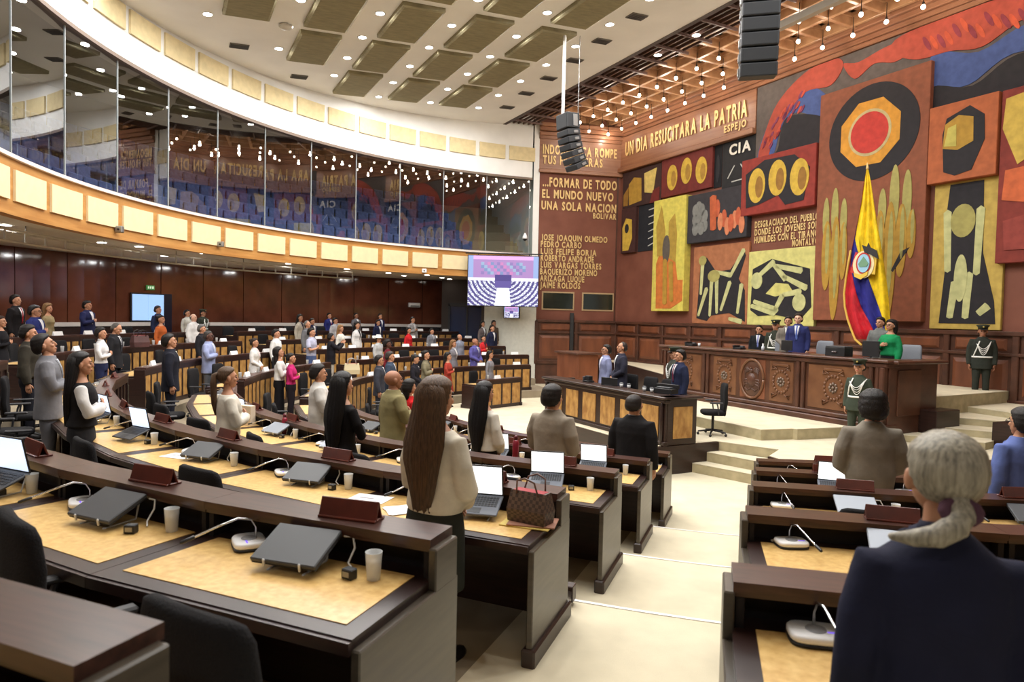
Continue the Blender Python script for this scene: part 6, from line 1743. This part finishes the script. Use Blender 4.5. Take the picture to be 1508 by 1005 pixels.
stand(1286, 576.7, 6.6, F(4), 'curly-haired man in a taupe overshirt seen from behind', pose='front', top='loose', tc=(134, 126, 114), bc=(50, 46, 46), hair='curlytop', hc=(30, 24, 22), dface=12, w=.98)
stand(1506, 600, 6.4, F(4), 'man in a blue jacket and glasses cut by the right edge', pose='down', tc=(96, 112, 170), x=('glasses',), dface=30, w=1.0)
stand(1393, 631, 1.76, F(1), 'grey-haired woman in a dark navy jacket, closest to the camera', sex='f', pose='down', top='blazer', tc=(30, 32, 54), hair='greyback', hc=(168, 160, 142), x=('scrunchie',), w=1.09, dface=14, shirt=(34, 36, 56))
# clear the chairs that people stand in
for ch, p, u in CHAIRS:
    q = ch.matrix_world.translation if False else ch.matrix_basis.translation
    bad = any(math.hypot(q.x-x, q.y-y) < .52 for x, y in PEOPLE)
    if q.x > -1.3 and q.y > 28.6: bad = True
    if bad:
        for c_ in list(ch.children): bpy.data.objects.remove(c_)
        bpy.data.objects.remove(ch)
# ================================================================= things on the desks
def bag(p, rz, s, m, label, strap):
    t = thing('handbag', label, 'bag', T=Matrix.Translation(p) @ Matrix.Rotation(rz, 4, 'Z') @ Matrix.Scale(s, 4))
    mb = MB(); mb.loft([[(-.17, -.08, 0), (.17, -.08, 0), (.17, .08, 0), (-.17, .08, 0)], [(-.18, -.085, .1), (.18, -.085, .1), (.18, .085, .1), (-.18, .085, .1)], [(-.16, -.05, .25), (.16, -.05, .25), (.16, .05, .25), (-.16, .05, .25)]]); part('body', mb, m, t)
    mb = MB(); mb.box(-.14, .14, -.045, .045, .24, .252); part('lining', mb, mat('bag_lining', (150, 30, 40), .7), t)
    for y in (-.06, .06):
        mb = MB(); mb.tube([(-.10, y, .23), (-.08, y*1.5, .34), (0, y*1.7, .37), (.08, y*1.5, .34), (.10, y, .23)], .008, 6); part('handle', mb, strap, t, True)
    return t
def chk():
    m = bpy.data.materials.new('checked_leather'); m.use_nodes = True; nt = m.node_tree; b = nt.nodes['Principled BSDF']
    tc = nt.nodes.new('ShaderNodeTexCoord'); ck_ = nt.nodes.new('ShaderNodeTexChecker'); ck_.inputs['Scale'].default_value = 36
    ck_.inputs[1].default_value = col((92, 72, 60)); ck_.inputs[2].default_value = col((58, 42, 38))
    nt.links.new(tc.outputs['Object'], ck_.inputs[0]); nt.links.new(ck_.outputs[0], b.inputs['Base Color']); b.inputs['Roughness'].default_value = .5
    return m
Z2 = F(2)+.752
t = thing('folder', 'yellow and brown document folders under the checked handbag', 'folder', at_z(778, 772, Z2), R(-20))
mb = MB(); mb.bbox(-.17, .17, -.11, .11, 0, .008, .002); part('cover', mb, mat('yellow_folder', (206, 180, 90), .6), t); mb = MB(); mb.bbox(-.13, .19, -.10, .12, .008, .018, .002, Matrix.Rotation(R(8), 4, 'Z')); part('sheets', mb, mat('brown_folder', (150, 104, 84), .6), t)
p = at_z(781, 768, Z2+.018); bag(Vector((p.x, p.y, Z2+.018)), R(-32), .82, chk(), 'brown checked leather handbag with red lining at the aisle end', mat('brown_strap', (90, 60, 50), .5))
bag(at_z(206, 511, F(1)+.93), R(60), 1.15, mat('brown_leather', (84, 50, 48), .6, var=.2), 'large dark brown handbag on a far left desk', M_blackp)
bag(at_z(518, 551, F(4)+.93), R(20), 1.2, mat('cream_leather', (196, 184, 150), .6), 'cream handbag on the rail beyond the black-haired woman', M_metal)
t = thing('paper_bag', 'cream paper carrier bag on the desk beside the ponytail', 'bag', at_z(364, 626, F(3)+.752), R(-25))
mb = MB(); mb.loft([[(-.11, -.05, 0), (.11, -.05, 0), (.11, .05, 0), (-.11, .05, 0)], [(-.11, -.045, .28), (.11, -.045, .28), (.11, .045, .28), (-.11, .045, .28)]]); part('body', mb, mat('cream_paper_bag', (222, 206, 184), .8), t)
mb = MB(); mb.tube([(-.05, -.045, .27), (-.04, -.05, .33), (.04, -.05, .33), (.05, -.045, .27)], .004, 5); part('handle', mb, M_paper, t)
for (x, y, k), lb in (((419, 639, 3), 'dark red steel bottle on the third row desk'), ((759, 676, 3), 'dark red steel bottle beside a white laptop screen')):
    t = thing('water_bottle', lb, 'bottle', at_z(x, y, F(k)+.752)); mb = MB(); mb.lathe([(.034, 0), (.036, .01), (.036, .19), (.02, .225)], 18); part('body', mb, mat('red_steel', (134, 30, 48), .3), t, True); mb = MB(); mb.lathe([(.023, .22), (.023, .26), (.012, .27)], 14); part('cap', mb, mat('cap_red', (90, 24, 36), .4), t, True)
for (x, y, k), lb, rz in (((645, 759, 2), 'white sheets of paper on the desk in front of the brown-haired woman', 20), ((200, 716, 1), None, 0)):
    if lb:
        t = thing('paper_sheets', lb, 'paper', at_z(x-45, y-8, F(k)+.753), R(rz)); mb = MB(); mb.bbox(-.15, .15, -.105, .105, 0, .004, .001); part('sheet', mb, M_paper, t); mb = MB(); mb.bbox(-.15, .15, -.105, .105, .004, .006, .0005, Matrix.Rotation(R(9), 4, 'Z')); part('sheet', mb, M_paper, t)
t = thing('mobile_phone', 'mobile phone lying beside the laptop at the front row end', 'phone', at_z(971, 684, F(5)+.753), R(-20)); mb = MB(); mb.bbox(-.04, .04, -.08, .08, 0, .008, .003); part('case', mb, M_micb, t); mb = MB(); mb.box(-.035, .035, -.074, .074, .008, .009); part('screen', mb, M_blackp, t)
t = thing('door_closer', 'small metal box on the plinth of the second row desk end', 'socket box', at_z(838, 890, F(2))+Vector((0, 0, .05)), R(-20)); mb = MB(); mb.bbox(-.04, .04, -.05, .05, -.02, .10, .005); part('case', mb, M_dark, t); mb = MB(); mb.box(-.03, .03, -.055, -.049, 0, .07); part('plate', mb, M_chrome, t)
# documents, phones, pens scattered on the near desks
for i, (x, y, k, lb) in enumerate(((545, 735, 2, 'white sheet of paper between the two nearest left desks'), (170, 706, 2, 'paper notes beside the left open laptop'), (330, 668, 3, 'white notes in front of the third row laptop'), (1213, 700, 3, 'white label on the third right row desk'), (1145, 903, 1, 'white seat label on the nearest right desk'), (1150, 798, 2, 'white seat label on the second right row desk'), (265, 672, 2, 'small white papers beside the plastic cup'))):
    q = at_z(x, y, F(k)+.7535); sc_ = .12 if 'label' in lb else .30
    t = thing('paper_label' if 'label' in lb else 'paper_sheet', lb, 'paper', q, R(-18 if x < 900 else -10))
    mb = MB(); mb.bbox(-sc_/2, sc_/2, -sc_*(.16 if 'label' in lb else .34), sc_*(.16 if 'label' in lb else .34), 0, .003, .001); part('sheet', mb, M_paper, t)
    mb = MB(); mb.box(-sc_*.3, sc_*.1, -sc_*.04, sc_*.04, .003, .0035); part('print', mb, mat('grey_print', (150, 146, 150), .8), t)
for x, y, k, lb in ((146, 700, 2, 'black phone on the second row desk by the standing woman'), (200, 725, 1, None), (300, 575, 4, None)):
    if lb:
        t = thing('mobile_phone', lb, 'phone', at_z(x, y, F(k)+.753), R(60)); mb = MB(); mb.bbox(-.035, .035, -.075, .075, 0, .009, .003); part('case', mb, M_blackp, t); mb = MB(); mb.box(-.03, .03, -.07, .07, .009, .0095); part('screen', mb, mat('phone_glass', (20, 20, 24), .1), t)
